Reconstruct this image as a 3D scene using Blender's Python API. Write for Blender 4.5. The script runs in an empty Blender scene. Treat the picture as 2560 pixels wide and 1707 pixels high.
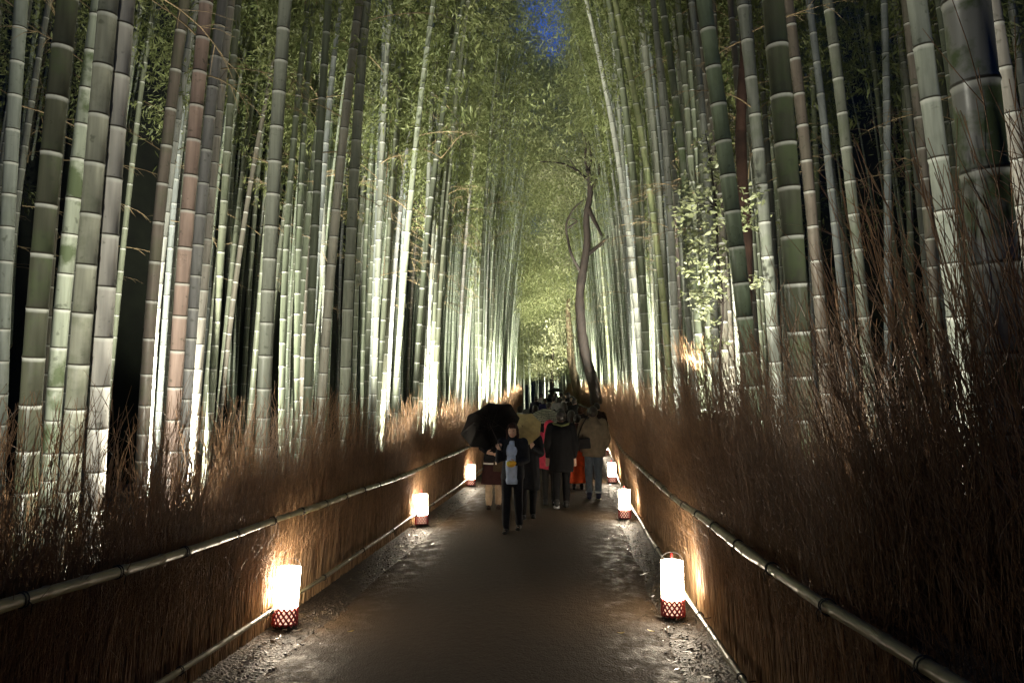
import bpy, bmesh, math, random
import numpy as np
from mathutils import Vector, Matrix, Quaternion, noise
random.seed(7); rng = np.random.default_rng(11)
sc = bpy.context.scene
col = sc.collection
R = math.radians

# ------------------------------------------------------------------ camera
CAMZ = 1.70; F = 1707.0
PITCH = math.atan(181.5 / F); YAW = math.atan(145 / F)
cd = bpy.data.cameras.new('camera'); cam = bpy.data.objects.new('camera', cd); col.objects.link(cam)
cd.lens = 24; cd.sensor_width = 36; cd.clip_start = .05; cd.clip_end = 400
cam.location = (0, 0, CAMZ); cam.rotation_euler = (R(90) + PITCH, 0, YAW)
sc.camera = cam
CM = cam.rotation_euler.to_matrix()
# ------------------------------------------------------------------ world (late dusk) and exposure
w = bpy.data.worlds.new('World'); sc.world = w; w.use_nodes = True
nt = w.node_tree; nt.nodes.clear()
wo = nt.nodes.new('ShaderNodeOutputWorld'); bg = nt.nodes.new('ShaderNodeBackground')
sky = nt.nodes.new('ShaderNodeTexSky'); sky.sky_type = 'NISHITA'; sky.sun_disc = False
sky.sun_elevation = R(-3.5); sky.sun_rotation = R(200)
mx = nt.nodes.new('ShaderNodeMix'); mx.data_type = 'RGBA'; mx.blend_type = 'MIX'
mx.inputs[0].default_value = .8
nt.links.new(sky.outputs[0], mx.inputs[6]); mx.inputs[7].default_value = (.55, 1.3, 4.4, 1)
nt.links.new(mx.outputs[2], bg.inputs[0]); bg.inputs[1].default_value = .10
nt.links.new(bg.outputs[0], wo.inputs[0])
WORLD_BG = bg
sc.view_settings.view_transform = 'Standard'; sc.view_settings.look = 'None'
sc.view_settings.exposure = 0.0; sc.view_settings.gamma = 1
sc.cycles.use_denoising = True
sc.cycles.max_bounces = 5; sc.cycles.diffuse_bounces = 2; sc.cycles.glossy_bounces = 2
sc.cycles.transmission_bounces = 3; sc.cycles.transparent_max_bounces = 6
sc.cycles.sample_clamp_indirect = 4; sc.cycles.caustics_reflective = False; sc.cycles.caustics_refractive = False
sc.cycles.use_light_tree = True

# ------------------------------------------------------------------ path shape
def interp(t, pts):
    xs = [p[0] for p in pts]; ys = [p[1] for p in pts]
    return float(np.interp(t, xs, ys))
def smooth_interp(t, pts):
    return sum(interp(t + k, pts) for k in (-2, -1, 0, 1, 2)) / 5
CPTS = [(-5, 0), (9, 0), (14, .05), (17, .12), (21, .26), (27, .18), (33, -.1), (40, -.5), (50, -1.2), (62, -3.5), (80, -9), (120, -22)]
ZPTS = [(-5, 0), (8, 0), (13, .05), (16.5, .12), (21.5, .42), (30, .9), (45, 1.6), (60, 2.1), (120, 2.6)]
def cx(Y): return smooth_interp(Y, CPTS)
def gz(Y): return smooth_interp(Y, ZPTS)
XL, XR = -2.33, .98            # rail planes at the camera
def bow(Y): return interp(Y, [(-5, .5), (1, .35), (2.1, .15), (3, .05), (4.2, .02), (6, 0)])      # the right fence swings outwards near the camera
def rail_h(side, upper, Y):
    if not upper: return .20
    return interp(Y, [(0, .95), (2.6, .93), (3.6, .90), (4.6, .876), (6.6, .857), (10, .845), (16, .90)]) if side < 0 else .93
def ray(px, py):
    return CM @ Vector(((px - 1280) / F, (853.5 - py) / F, -1))
def at(px, py, d): return Vector((0, 0, CAMZ)) + ray(px, py) * d
def at_z(px, py, z):
    r = ray(px, py); return Vector((0, 0, CAMZ)) + r * ((z - CAMZ) / r.z)
def proj(p):
    v = CM.transposed() @ (Vector(p) - Vector((0, 0, CAMZ)))
    return 1280 + F * v.x / -v.z, 853.5 - F * v.y / -v.z, -v.z

# ------------------------------------------------------------------ lights: floodlights hidden at the foot of the grove, some added as fill
def spot(name, loc, target, power, size=100, blend=1.0, color=(1, .965, .82), rad=.07):
    l = bpy.data.lights.new(name, 'SPOT'); l.energy = power; l.spot_size = R(size); l.spot_blend = blend
    l.color = color; l.shadow_soft_size = rad
    o = bpy.data.objects.new(name, l); col.objects.link(o); o.location = loc
    o.rotation_euler = (Vector(target) - Vector(loc)).to_track_quat('-Z', 'Y').to_euler()
    return o
LK = .55
rl = random.Random(5)
for i, Y in enumerate([2.3, 4.3, 6.6, 9.4, 12.5, 16, 20, 24.5, 29.5, 35, 41, 48]):
    # left row, right row
    k = (1 + Y / 60) * (.74 if Y < 6 else .46 if Y < 26 else .6)
    xl = XL + cx(Y) - .62; xr = XR + cx(Y) + .62
    spot('flood_or_fill_lamp', (xl, Y, gz(Y) + .3), (xl - 1.6 + rl.uniform(-.5, .5), Y + 1.6, gz(Y) + 9), 1000 * k * LK, 140)
    Y2 = Y + 1.1
    spot('flood_or_fill_lamp', (xr, Y2, gz(Y2) + .3), (xr + 1.4 + rl.uniform(-.5, .5), Y2 + 1.6, gz(Y2) + 9), 900 * k * LK, 140)
spot('flood_or_fill_lamp', at(338, 1260, 4.5), at(318, 300, 4.9), 120, 120)
spot('flood_or_fill_lamp', at(462, 1290, 4.7), at(440, 300, 5.0), 110, 120)
spot('flood_or_fill_lamp', (XR + .75, 1.0, .4), (XR + 1.9, 1.8, 6), 260, 140)
spot('flood_or_fill_lamp', (XR + 1.9, 2.9, .3), (XR + 1.5, 2.2, 6), 220, 140)
for i, Y in enumerate([1.5, 5, 9, 14, 20, 27, 34]):       # added spill lamps, unseen, that wash across the brush tops
    spot('flood_or_fill_lamp', (XL + cx(Y) - .9, Y, gz(Y) + 1.75), (XR + cx(Y) + 1.5, Y + 2.2, gz(Y) + 2.9), (70 if i == 0 else 95 if i in (2, 3) else 150) * LK, 120)
    spot('flood_or_fill_lamp', (XR + cx(Y) + 1.0, Y + 1.5, gz(Y) + 2.0), (XL + cx(Y) - 1.5, Y + 3.7, gz(Y) + 2.6), (60 if i == 0 else 80 if i in (1, 2, 3) else 130) * LK, 120)
for i, Y in enumerate([9, 14, 19, 25, 31, 38]):           # narrow beams into the crowns
    spot('flood_or_fill_lamp', (XL + cx(Y) - 1.1, Y, gz(Y) + .4), (-1.3 + cx(Y + 8), Y + 8, 12), 12500 * LK, 62, color=(1, .98, .84))
    spot('flood_or_fill_lamp', (XR + cx(Y) + 1.1, Y, gz(Y) + .4), (-.1 + cx(Y + 8), Y + 8, 12), 12500 * LK, 62, color=(1, .98, .84))
spot('flood_or_fill_lamp', (XL - .9, .9, 2.0), at(2440, 230, 2.6), 230, 26)  # added narrow spot that brightens the thickest bamboo at the right edge
for i, (Y, sd_, pw) in enumerate([(13, -1, 2200), (16, 1, 8000), (21, -1, 9000), (25, 1, 13000), (31, -1, 17000), (34, 1, 20000), (40, -1, 26000), (43, 1, 24000)]):     # floods set between brush and stems, aimed along the path
    xx = (XL - .40 if sd_ < 0 else XR + .42) + cx(Y)
    spot('flood_or_fill_lamp', (xx, Y, gz(Y) + 1.5), (-.7 + cx(Y + 12), Y + 12, gz(Y) + 12), pw * (.72 if Y > 22 else .5) * LK, 72, color=(1, .975, .80))
# stronger projectors for the crowns over the far path
for (x, y, z, tx, ty, tz, p, s) in [(-3.5, 13, .4, -1.6, 22, 10, 3600, 70), (2.3, 12, .4, 1.3, 22, 11, 3400, 70),
                                 (-3.4, 24, 1.0, -1.0, 36, 11, 7000, 85), (2.4, 22, 1.0, .6, 36, 11, 7000, 85),
                                 (-3.9, 35, 1.4, -1, 48, 9, 15000, 100), (2.6, 35, 1.4, 0, 48, 9, 12000, 100),
                                 (-5.5, 8, .2, -6.5, 17, 9, 2600, 80)]:
    spot('flood_or_fill_lamp', (x, y, z), (tx, ty, tz), p * LK * 5, s, color=(1, .98, .84))

# ------------------------------------------------------------------ helpers
def tag(o, label=None, cat=None, group=None, kind=None):
    if label: o['label'] = label
    if cat: o['category'] = cat
    if group: o['group'] = group
    if kind: o['kind'] = kind
    return o
def empty(name, loc=(0, 0, 0), rz=0):
    o = bpy.data.objects.new(name, None); col.objects.link(o); o.location = loc; o.rotation_euler = (0, 0, rz)
    o.empty_display_size = .1
    return o
def mesh_np(name, V, Fc, uv=None, smooth=True):
    """V (n,3), Fc (m,k) uniform faces"""
    V = np.asarray(V, dtype=np.float32); Fc = np.asarray(Fc, dtype=np.int32)
    me = bpy.data.meshes.new(name); m, k = Fc.shape
    me.vertices.add(len(V)); me.vertices.foreach_set('co', V.ravel())
    me.loops.add(m * k); me.loops.foreach_set('vertex_index', Fc.ravel())
    me.polygons.add(m); me.polygons.foreach_set('loop_start', np.arange(0, m * k, k, dtype=np.int32))
    me.polygons.foreach_set('loop_total', np.full(m, k, dtype=np.int32))
    if smooth: me.polygons.foreach_set('use_smooth', np.ones(m, dtype=bool))
    if uv is not None:
        l = me.uv_layers.new(name='UVMap'); l.data.foreach_set('uv', np.asarray(uv, dtype=np.float32).ravel())
    me.update(calc_edges=True)
    return me
def link(name, me, m=None, parent=None, loc=None):
    o = bpy.data.objects.new(name, me); col.objects.link(o)
    if m is not None and not me.materials: me.materials.append(m)
    if parent is not None: o.parent = parent
    if loc is not None: o.location = loc
    return o

class MB:
    """collects shapes into one mesh (mixed polygons)"""
    def __init__(s): s.bm = bmesh.new()
    def ring_loft(s, rings, close0=True, close1=True, cyc=True):
        vs = [[s.bm.verts.new(p) for p in r] for r in rings]
        n = len(rings[0])
        for a, b in zip(vs[:-1], vs[1:]):
            for i in range(n if cyc else n - 1):
                j = (i + 1) % n
                s.bm.faces.new((a[i], a[j], b[j], b[i]))
        if close0 and cyc: s.bm.faces.new(list(reversed(vs[0])))
        if close1 and cyc: s.bm.faces.new(vs[-1])
        return s
    def tube(s, pts, rads, n=8, caps=True):
        rings = []
        pts = [Vector(p) for p in pts]
        if not hasattr(rads, '__len__'): rads = [rads] * len(pts)
        up = None
        for i, p in enumerate(pts):
            t = (pts[min(i + 1, len(pts) - 1)] - pts[max(i - 1, 0)])
            if t.length < 1e-9: t = Vector((0, 0, 1))
            t.normalize()
            if up is None:
                a = Vector((1, 0, 0)) if abs(t.x) < .8 else Vector((0, 1, 0)); up = (a - t * a.dot(t)).normalized()
            else: up = (up - t * up.dot(t)).normalized()
            b = t.cross(up)
            rings.append([p + (up * math.cos(2 * math.pi * k / n) + b * math.sin(2 * math.pi * k / n)) * rads[i] for k in range(n)])
        return s.ring_loft(rings, caps, caps)
    def capsule(s, p0, p1, r0, r1, n=12):
        p0 = Vector(p0); p1 = Vector(p1); d = (p1 - p0)
        L = d.length; d = d / L if L > 1e-9 else Vector((0, 0, 1))
        pts = []; rd = []
        for a in (80, 55, 28): pts.append(p0 - d * r0 * math.sin(R(a))); rd.append(r0 * math.cos(R(a)))
        pts.append(p0); rd.append(r0); pts.append(p1); rd.append(r1)
        for a in (28, 55, 80): pts.append(p1 + d * r1 * math.sin(R(a))); rd.append(r1 * math.cos(R(a)))
        a = Vector((1, 0, 0)) if abs(d.x) < .8 else Vector((0, 1, 0)); up = (a - d * a.dot(d)).normalized(); b = d.cross(up)
        rings = [[p + (up * math.cos(2 * math.pi * k / n) + b * math.sin(2 * math.pi * k / n)) * r for k in range(n)] for p, r in zip(pts, rd)]
        return s.ring_loft(rings)
    def ell(s, c, r, seg=16, rot=None):
        m = Matrix.Translation(c) @ (rot.to_matrix().to_4x4() if rot else Matrix()) @ Matrix.Diagonal((r[0], r[1], r[2], 1))
        bmesh.ops.create_uvsphere(s.bm, u_segments=seg, v_segments=max(6, seg // 2 + 2), radius=1, matrix=m); return s
    def box(s, c, sz, rot=None):
        m = Matrix.Translation(c) @ (rot.to_matrix().to_4x4() if rot else Matrix()) @ Matrix.Diagonal((sz[0], sz[1], sz[2], 1))
        bmesh.ops.create_cube(s.bm, size=1, matrix=m); return s
    def oval(s, levels, n=20):   # levels: (z, cx, cy, rx, ry) bottom -> top, superellipse-ish closed loft
        rings = [[Vector((cxx + rx * math.cos(2 * math.pi * k / n), cyy + ry * math.sin(2 * math.pi * k / n), z)) for k in range(n)] for z, cxx, cyy, rx, ry in levels]
        return s.ring_loft(rings)
    def mesh(s, name, smooth=True):
        bmesh.ops.recalc_face_normals(s.bm, faces=s.bm.faces)
        me = bpy.data.meshes.new(name); s.bm.to_mesh(me); s.bm.free()
        if smooth: me.polygons.foreach_set('use_smooth', [True] * len(me.polygons))
        return me
    def build(s, name, m, parent=None, smooth=True, loc=None):
        return link(name, s.mesh(name, smooth), m, parent, loc)
    def remesh(s, name, m, parent=None, vox=.012, sm=3, folds=0, fs=6):
        me = s.mesh(name + '_raw'); o = bpy.data.objects.new(name + '_raw', me); col.objects.link(o)
        r = o.modifiers.new('r', 'REMESH'); r.mode = 'VOXEL'; r.voxel_size = vox; r.use_smooth_shade = True
        if sm:
            q = o.modifiers.new('s', 'SMOOTH'); q.factor = .5; q.iterations = sm
        dg = bpy.context.evaluated_depsgraph_get(); dg.update()
        out = bpy.data.meshes.new_from_object(o.evaluated_get(dg)); out.name = name
        bpy.data.objects.remove(o); bpy.data.meshes.remove(me)
        if folds:
            nn = [v.normal.copy() for v in out.vertices]
            for v, nv in zip(out.vertices, nn):
                c = v.co
                v.co = c + nv * folds * (noise.noise(Vector((c.x * fs, c.y * fs, c.z * fs * .55 + 3))) + .5 * noise.noise(Vector((c.x * fs * 2.3, c.y * fs * 2.3, c.z * fs * 1.1))))
        out.polygons.foreach_set('use_smooth', [True] * len(out.polygons))
        return link(name, out, m, parent)

# ------------------------------------------------------------------ materials
def newmat(name):
    m = bpy.data.materials.new(name); m.use_nodes = True; nt = m.node_tree
    return m, nt, nt.nodes['Principled BSDF']
def N(nt, t, **kw):
    n = nt.nodes.new(t)
    for k, v in kw.items(): setattr(n, k, v)
    return n
def ramp(nt, src, stops):
    r = N(nt, 'ShaderNodeValToRGB'); nt.links.new(src, r.inputs[0])
    e = r.color_ramp.elements
    while len(e) < len(stops): e.new(.5)
    for el, (p, c) in zip(e, stops):
        el.position = p; el.color = (c[0], c[1], c[2], 1) if hasattr(c, '__len__') else (c, c, c, 1)
    return r
def mixc(nt, fac, a, b, bt='MIX'):
    m = N(nt, 'ShaderNodeMix'); m.data_type = 'RGBA'; m.blend_type = bt
    for i, v in ((0, fac), (6, a), (7, b)):
        if hasattr(v, 'is_linked') or hasattr(v, 'links'): nt.links.new(v, m.inputs[i])
        elif i == 0: m.inputs[0].default_value = v
        else: m.inputs[i].default_value = (v[0], v[1], v[2], 1)
    return m.outputs[2]
def simple(name, c, rough=.6, var=.25, scale=8, bump=0, metal=0, spec=.5, bscale=None):
    m, nt, p = newmat(name)
    tc = N(nt, 'ShaderNodeTexCoord'); nz = N(nt, 'ShaderNodeTexNoise'); nz.inputs['Scale'].default_value = scale; nz.inputs['Detail'].default_value = 5
    nt.links.new(tc.outputs['Object'], nz.inputs['Vector'])
    r = ramp(nt, nz.outputs[0], [(.3, [x * (1 - var) for x in c]), (.7, [min(1, x * (1 + var)) for x in c])])
    nt.links.new(r.outputs[0], p.inputs['Base Color'])
    p.inputs['Roughness'].default_value = rough; p.inputs['Metallic'].default_value = metal; p.inputs['Specular IOR Level'].default_value = spec
    if bump:
        b = N(nt, 'ShaderNodeBump'); b.inputs['Strength'].default_value = bump; b.inputs['Distance'].default_value = .01
        n2 = N(nt, 'ShaderNodeTexNoise'); n2.inputs['Scale'].default_value = bscale or scale * 5; nt.links.new(tc.outputs['Object'], n2.inputs['Vector'])
        nt.links.new(n2.outputs[0], b.inputs['Height']); nt.links.new(b.outputs[0], p.inputs['Normal'])
    return m
def emit(name, c, s):
    m, nt, p = newmat(name)
    p.inputs['Base Color'].default_value = (*c, 1); p.inputs['Emission Color'].default_value = (*c, 1); p.inputs['Emission Strength'].default_value = s
    return m

def bamboo_mat():
    m, nt, p = newmat('bamboo')
    oi = N(nt, 'ShaderNodeObjectInfo'); tc = N(nt, 'ShaderNodeTexCoord'); uv = N(nt, 'ShaderNodeUVMap')
    # weathering: blotches and long streaks, per object offset
    off = N(nt, 'ShaderNodeVectorMath', operation='MULTIPLY_ADD')
    cmb = N(nt, 'ShaderNodeCombineXYZ'); mul = N(nt, 'ShaderNodeMath', operation='MULTIPLY'); mul.inputs[1].default_value = 40
    nt.links.new(oi.outputs['Random'], mul.inputs[0])
    for k in range(3): nt.links.new(mul.outputs[0], cmb.inputs[k])
    nt.links.new(tc.outputs['Object'], off.inputs[0]); off.inputs[1].default_value = (1, 1, 1); nt.links.new(cmb.outputs[0], off.inputs[2])
    mp = N(nt, 'ShaderNodeMapping'); mp.inputs['Scale'].default_value = (30, 30, 2.2); nt.links.new(off.outputs[0], mp.inputs[0])
    st = N(nt, 'ShaderNodeTexNoise'); st.inputs['Scale'].default_value = 1; st.inputs['Detail'].default_value = 4; nt.links.new(mp.outputs[0], st.inputs['Vector'])
    bl = N(nt, 'ShaderNodeTexNoise'); bl.inputs['Scale'].default_value = 3.4; bl.inputs['Detail'].default_value = 6; bl.inputs['Roughness'].default_value = .62; nt.links.new(off.outputs[0], bl.inputs['Vector'])
    sp = N(nt, 'ShaderNodeTexNoise'); sp.inputs['Scale'].default_value = 17; sp.inputs['Detail'].default_value = 2; nt.links.new(off.outputs[0], sp.inputs['Vector'])
    base = mixc(nt, 1, oi.outputs['Color'], ramp(nt, st.outputs[0], [(.3, .72), (.7, 1.15)]).outputs[0], 'MULTIPLY')
    moss = ramp(nt, bl.outputs[0], [(.50, 0.), (.60, 1.)])
    mf = N(nt, 'ShaderNodeMath', operation='MULTIPLY'); nt.links.new(moss.outputs[0], mf.inputs[0]); nt.links.new(oi.outputs['Alpha'], mf.inputs[1])
    c = mixc(nt, mf.outputs[0], base, (.085, .115, .05))
    spots = ramp(nt, sp.outputs[0], [(.64, 0.), (.72, .55)])
    c = mixc(nt, spots.outputs[0], c, (.06, .07, .045))
    # nodes of the culm: wax band below each node, dark sheath scar on it
    sx = N(nt, 'ShaderNodeSeparateXYZ'); nt.links.new(uv.outputs[0], sx.inputs[0])
    fr = N(nt, 'ShaderNodeMath', operation='FRACT'); nt.links.new(sx.outputs['Y'], fr.inputs[0])
    wax = ramp(nt, fr.outputs[0], [(.0, 0.), (.90, 0.), (.955, .55), (.985, .75), (1.0, .0)])
    scar = ramp(nt, fr.outputs[0], [(0.0, 1.), (.018, .9), (.034, 0.), (.985, 0), (.998, 1.)])
    c = mixc(nt, wax.outputs[0], c, (.62, .63, .57))
    c = mixc(nt, scar.outputs[0], c, (.035, .03, .02))
    nt.links.new(c, p.inputs['Base Color'])
    rr = ramp(nt, bl.outputs[0], [(.35, .27), (.65, .5)]); nt.links.new(rr.outputs[0], p.inputs['Roughness'])
    p.inputs['Specular IOR Level'].default_value = .5
    bp = N(nt, 'ShaderNodeBump'); bp.inputs['Strength'].default_value = .25; bp.inputs['Distance'].default_value = .004; nt.links.new(st.outputs[0], bp.inputs['Height']); nt.links.new(bp.outputs[0], p.inputs['Normal'])
    return m
def leaf_mat(name, c1, c2, trans=.45, rough=.5, scale=.9):
    m, nt, p = newmat(name)
    tc = N(nt, 'ShaderNodeTexCoord'); nz = N(nt, 'ShaderNodeTexNoise'); nz.inputs['Scale'].default_value = scale; nz.inputs['Detail'].default_value = 6; nz.inputs['Roughness'].default_value = .7
    nt.links.new(tc.outputs['Object'], nz.inputs['Vector'])
    r = ramp(nt, nz.outputs[0], [(.35, c1), (.65, c2)])
    nt.links.new(r.outputs[0], p.inputs['Base Color']); p.inputs['Roughness'].default_value = rough
    t = N(nt, 'ShaderNodeBsdfTranslucent'); nt.links.new(r.outputs[0], t.inputs[0])
    ms = N(nt, 'ShaderNodeMixShader'); ms.inputs[0].default_value = trans
    nt.links.new(p.outputs[0], ms.inputs[1]); nt.links.new(t.outputs[0], ms.inputs[2])
    nt.links.new(ms.outputs[0], nt.nodes['Material Output'].inputs[0])
    return m
M_BAM = bamboo_mat()
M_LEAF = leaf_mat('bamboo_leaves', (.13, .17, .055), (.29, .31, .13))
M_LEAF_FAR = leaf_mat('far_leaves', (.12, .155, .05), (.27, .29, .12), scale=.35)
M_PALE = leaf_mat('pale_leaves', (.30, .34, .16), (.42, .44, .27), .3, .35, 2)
M_TREELEAF = leaf_mat('tree_leaves', (.16, .18, .08), (.34, .34, .2), .4, .45, 1.2)
def twig_mat():
    m, nt, p = newmat('twig'); tc = N(nt, 'ShaderNodeTexCoord'); sx = N(nt, 'ShaderNodeSeparateXYZ'); nt.links.new(tc.outputs['Object'], sx.inputs[0])
    mp = N(nt, 'ShaderNodeMapping'); mp.inputs['Scale'].default_value = (40, 40, 2); nt.links.new(tc.outputs['Object'], mp.inputs[0])
    nz = N(nt, 'ShaderNodeTexNoise'); nz.inputs['Scale'].default_value = 1; nt.links.new(mp.outputs[0], nz.inputs['Vector'])
    r = ramp(nt, sx.outputs['Z'], [(.0, (.36, .23, .12)), (.55, (.30, .17, .085)), (.95, (.25, .145, .07)), (1, (.235, .13, .062))])
    c = mixc(nt, 1, r.outputs[0], ramp(nt, nz.outputs[0], [(.3, .45), (.7, 1.4)]).outputs[0], 'MULTIPLY')
    nt.links.new(c, p.inputs['Base Color']); p.inputs['Roughness'].default_value = .42; return m
M_TWIG = twig_mat()
M_BLOCKCORE = simple('light_block_slab', (.045, .024, .012), .9, .4, 30, .8)
M_DEADTWIG = simple('dry_branch', (.26, .19, .10), .6, .3, 4)
M_BARK = simple('bark', (.020, .013, .009), .8, .45, 5, 1.0, bscale=22)
M_BARKRED = simple('red_bark', (.055, .028, .018), .85, .5, 4, 1.0, bscale=20)
M_BARKTAN = simple('tan_bark', (.12, .09, .05), .85, .3, 5, .8)
M_CORD = simple('black_cord', (.012, .011, .01), .7, .2)
M_RAIL = None

# ------------------------------------------------------------------ ground
def ground_sheet(name, xs, Ys, zoff, m, follow=True, hfun=None):
    V = []; nx = len(xs)
    for Y in Ys:
        for x in xs:
            X = x + (cx(Y) if follow else 0); z = gz(Y) + zoff + (hfun(x, Y) if hfun else 0)
            V.append((X, Y, z))
    Fc = [(j * nx + i, j * nx + i + 1, (j + 1) * nx + i + 1, (j + 1) * nx + i) for j in range(len(Ys) - 1) for i in range(nx - 1)]
    return link(name, mesh_np(name, V, Fc), m)
def soil_mat():
    m, nt, p = newmat('soil')
    tc = N(nt, 'ShaderNodeTexCoord'); nz = N(nt, 'ShaderNodeTexNoise'); nz.inputs['Scale'].default_value = 9; nz.inputs['Detail'].default_value = 8
    nt.links.new(tc.outputs['Object'], nz.inputs['Vector'])
    r = ramp(nt, nz.outputs[0], [(.35, (.014, .009, .006)), (.55, (.036, .024, .014)), (.7, (.07, .05, .03))])
    nt.links.new(r.outputs[0], p.inputs['Base Color']); p.inputs['Roughness'].default_value = .55
    b = N(nt, 'ShaderNodeBump'); b.inputs['Strength'].default_value = 1; b.inputs['Distance'].default_value = .03
    n2 = N(nt, 'ShaderNodeTexNoise'); n2.inputs['Scale'].default_value = 40; nt.links.new(tc.outputs['Object'], n2.inputs['Vector'])
    nt.links.new(n2.outputs[0], b.inputs['Height']); nt.links.new(b.outputs[0], p.inputs['Normal'])
    return m
def path_mat():
    m, nt, p = newmat('wet_asphalt')
    tc = N(nt, 'ShaderNodeTexCoord')
    def nz(s, d=4, rough=.5):
        n = N(nt, 'ShaderNodeTexNoise'); n.inputs['Scale'].default_value = s; n.inputs['Detail'].default_value = d; n.inputs['Roughness'].default_value = rough
        nt.links.new(tc.outputs['Object'], n.inputs['Vector']); return n.outputs[0]
    big = nz(1.1, 6); fine = nz(85, 3, .7); mid = nz(16, 5, .6)
    c = mixc(nt, big, (.027, .0145, .0055), (.05, .028, .0105))
    c = mixc(nt, ramp(nt, fine, [(.45, 0.), (.75, .5)]).outputs[0], c, (.075, .05, .028))
    nt.links.new(c, p.inputs['Base Color'])
    sx = N(nt, 'ShaderNodeSeparateXYZ'); nt.links.new(tc.outputs['Object'], sx.inputs[0])
    ab = N(nt, 'ShaderNodeMath', operation='ADD'); nt.links.new(sx.outputs['X'], ab.inputs[0]); ab.inputs[1].default_value = .68
    aa = N(nt, 'ShaderNodeMath', operation='ABSOLUTE'); nt.links.new(ab.outputs[0], aa.inputs[0])
    ed = ramp(nt, aa.outputs[0], [(.8, 0.), (1., .8)])
    pud = ramp(nt, nz(5.3, 8, .7), [(.45, 0.), (.62, 1.)])
    pm = N(nt, 'ShaderNodeMath', operation='MULTIPLY'); nt.links.new(ed.outputs[0], pm.inputs[0]); nt.links.new(pud.outputs[0], pm.inputs[1])
    nt.links.new(ramp(nt, pm.outputs[0], [(.0, .80), (.8, .50)]).outputs[0], p.inputs['Roughness']); p.inputs['Specular IOR Level'].default_value = .32
    vo = N(nt, 'ShaderNodeTexVoronoi'); vo.inputs['Scale'].default_value = 75; nt.links.new(tc.outputs['Object'], vo.inputs['Vector'])
    b1 = N(nt, 'ShaderNodeBump'); b1.inputs['Strength'].default_value = .85; b1.inputs['Distance'].default_value = .006; b1.invert = True
    nt.links.new(vo.outputs['Distance'], b1.inputs['Height'])
    b2 = N(nt, 'ShaderNodeBump'); b2.inputs['Strength'].default_value = .7; b2.inputs['Distance'].default_value = .02
    nt.links.new(mid, b2.inputs['Height']); nt.links.new(b1.outputs[0], b2.inputs['Normal']); nt.links.new(b2.outputs[0], p.inputs['Normal'])
    return m
M_SOIL = soil_mat(); M_PATH = path_mat()
Yg = [-6, -2] + list(np.arange(0, 14, .5)) + list(np.arange(14, 60, 2)) + [66, 75, 90, 120, 180, 300]
g = ground_sheet('ground', [-300, -120, -50, -20, -10, -6, -4, -3.2, -2.4, -1.9, .7, 1.2, 2, 3, 4.5, 7, 12, 22, 55, 120, 300], Yg, 0, M_SOIL, follow=False)
tag(g, kind='structure')
def sky_block_sheet():
    V = []; As = np.linspace(-math.pi, math.pi, 121); rs_ = [15, 18, 22, 28, 38, 55, 90]
    for a in As:
        for k, r in enumerate(rs_):
            rr_ = r * (1 + 3.6 * max(0, math.cos(a)) ** 32) * (1 + .06 * noise.noise(Vector((a * 3, r * .1, 0))))
            x = rr_ * math.sin(a); y = 4 + rr_ * math.cos(a) * (1.0)
            hz_ = [-.3, 10, 20, 30, 37, 42, 44][k] * (1 + .3 * noise.noise(Vector((a * 4, r * .15, 3))))
            V.append((x, y, gz(min(y, 119)) + hz_))
    n = len(rs_)
    Fc = [(i * n + k, i * n + k + 1, (i + 1) * n + k + 1, (i + 1) * n + k) for i in range(len(As) - 1) for k in range(n - 1)]
    return link('sky_block_hills', mesh_np('sky_block_hills', V, Fc), M_SKYBLOCK)
M_SKYBLOCK = simple('sky_block_hill', (.010, .013, .006), .9, .5, 1.5, 1)
tag(sky_block_sheet(), kind='structure')  # near-black hill ring added around the grove to block the sky
Yp = [-6, -2] + list(np.arange(0, 14, .25)) + list(np.arange(14, 62, 1))
def edge_wobble(x, Y): return 0
def path_sheet():
    V = []; xs = [0, .04, .12, .3, .5, .7, .88, .96, 1]
    for Y in Yp:
        l = XL + cx(Y) + .30 + .07 * noise.noise(Vector((Y * .9, 0, 0))); r = XR + cx(Y) - .22 + .05 * noise.noise(Vector((Y * 1.1, 7, 0)))
        for t in xs:
            dz = -.02 if t in (0, 1) else (0.0 if t in (.04, .96) else .004)
            V.append((l + (r - l) * t, Y, gz(Y) + .016 + dz + .02 * (1 - (2 * t - 1) ** 2)))
    nx = len(xs)
    Fc = [(j * nx + i, j * nx + i + 1, (j + 1) * nx + i + 1, (j + 1) * nx + i) for j in range(len(Yp) - 1) for i in range(nx - 1)]
    return link('path', mesh_np('path', V, Fc), M_PATH)
tag(path_sheet(), kind='structure')

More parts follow.
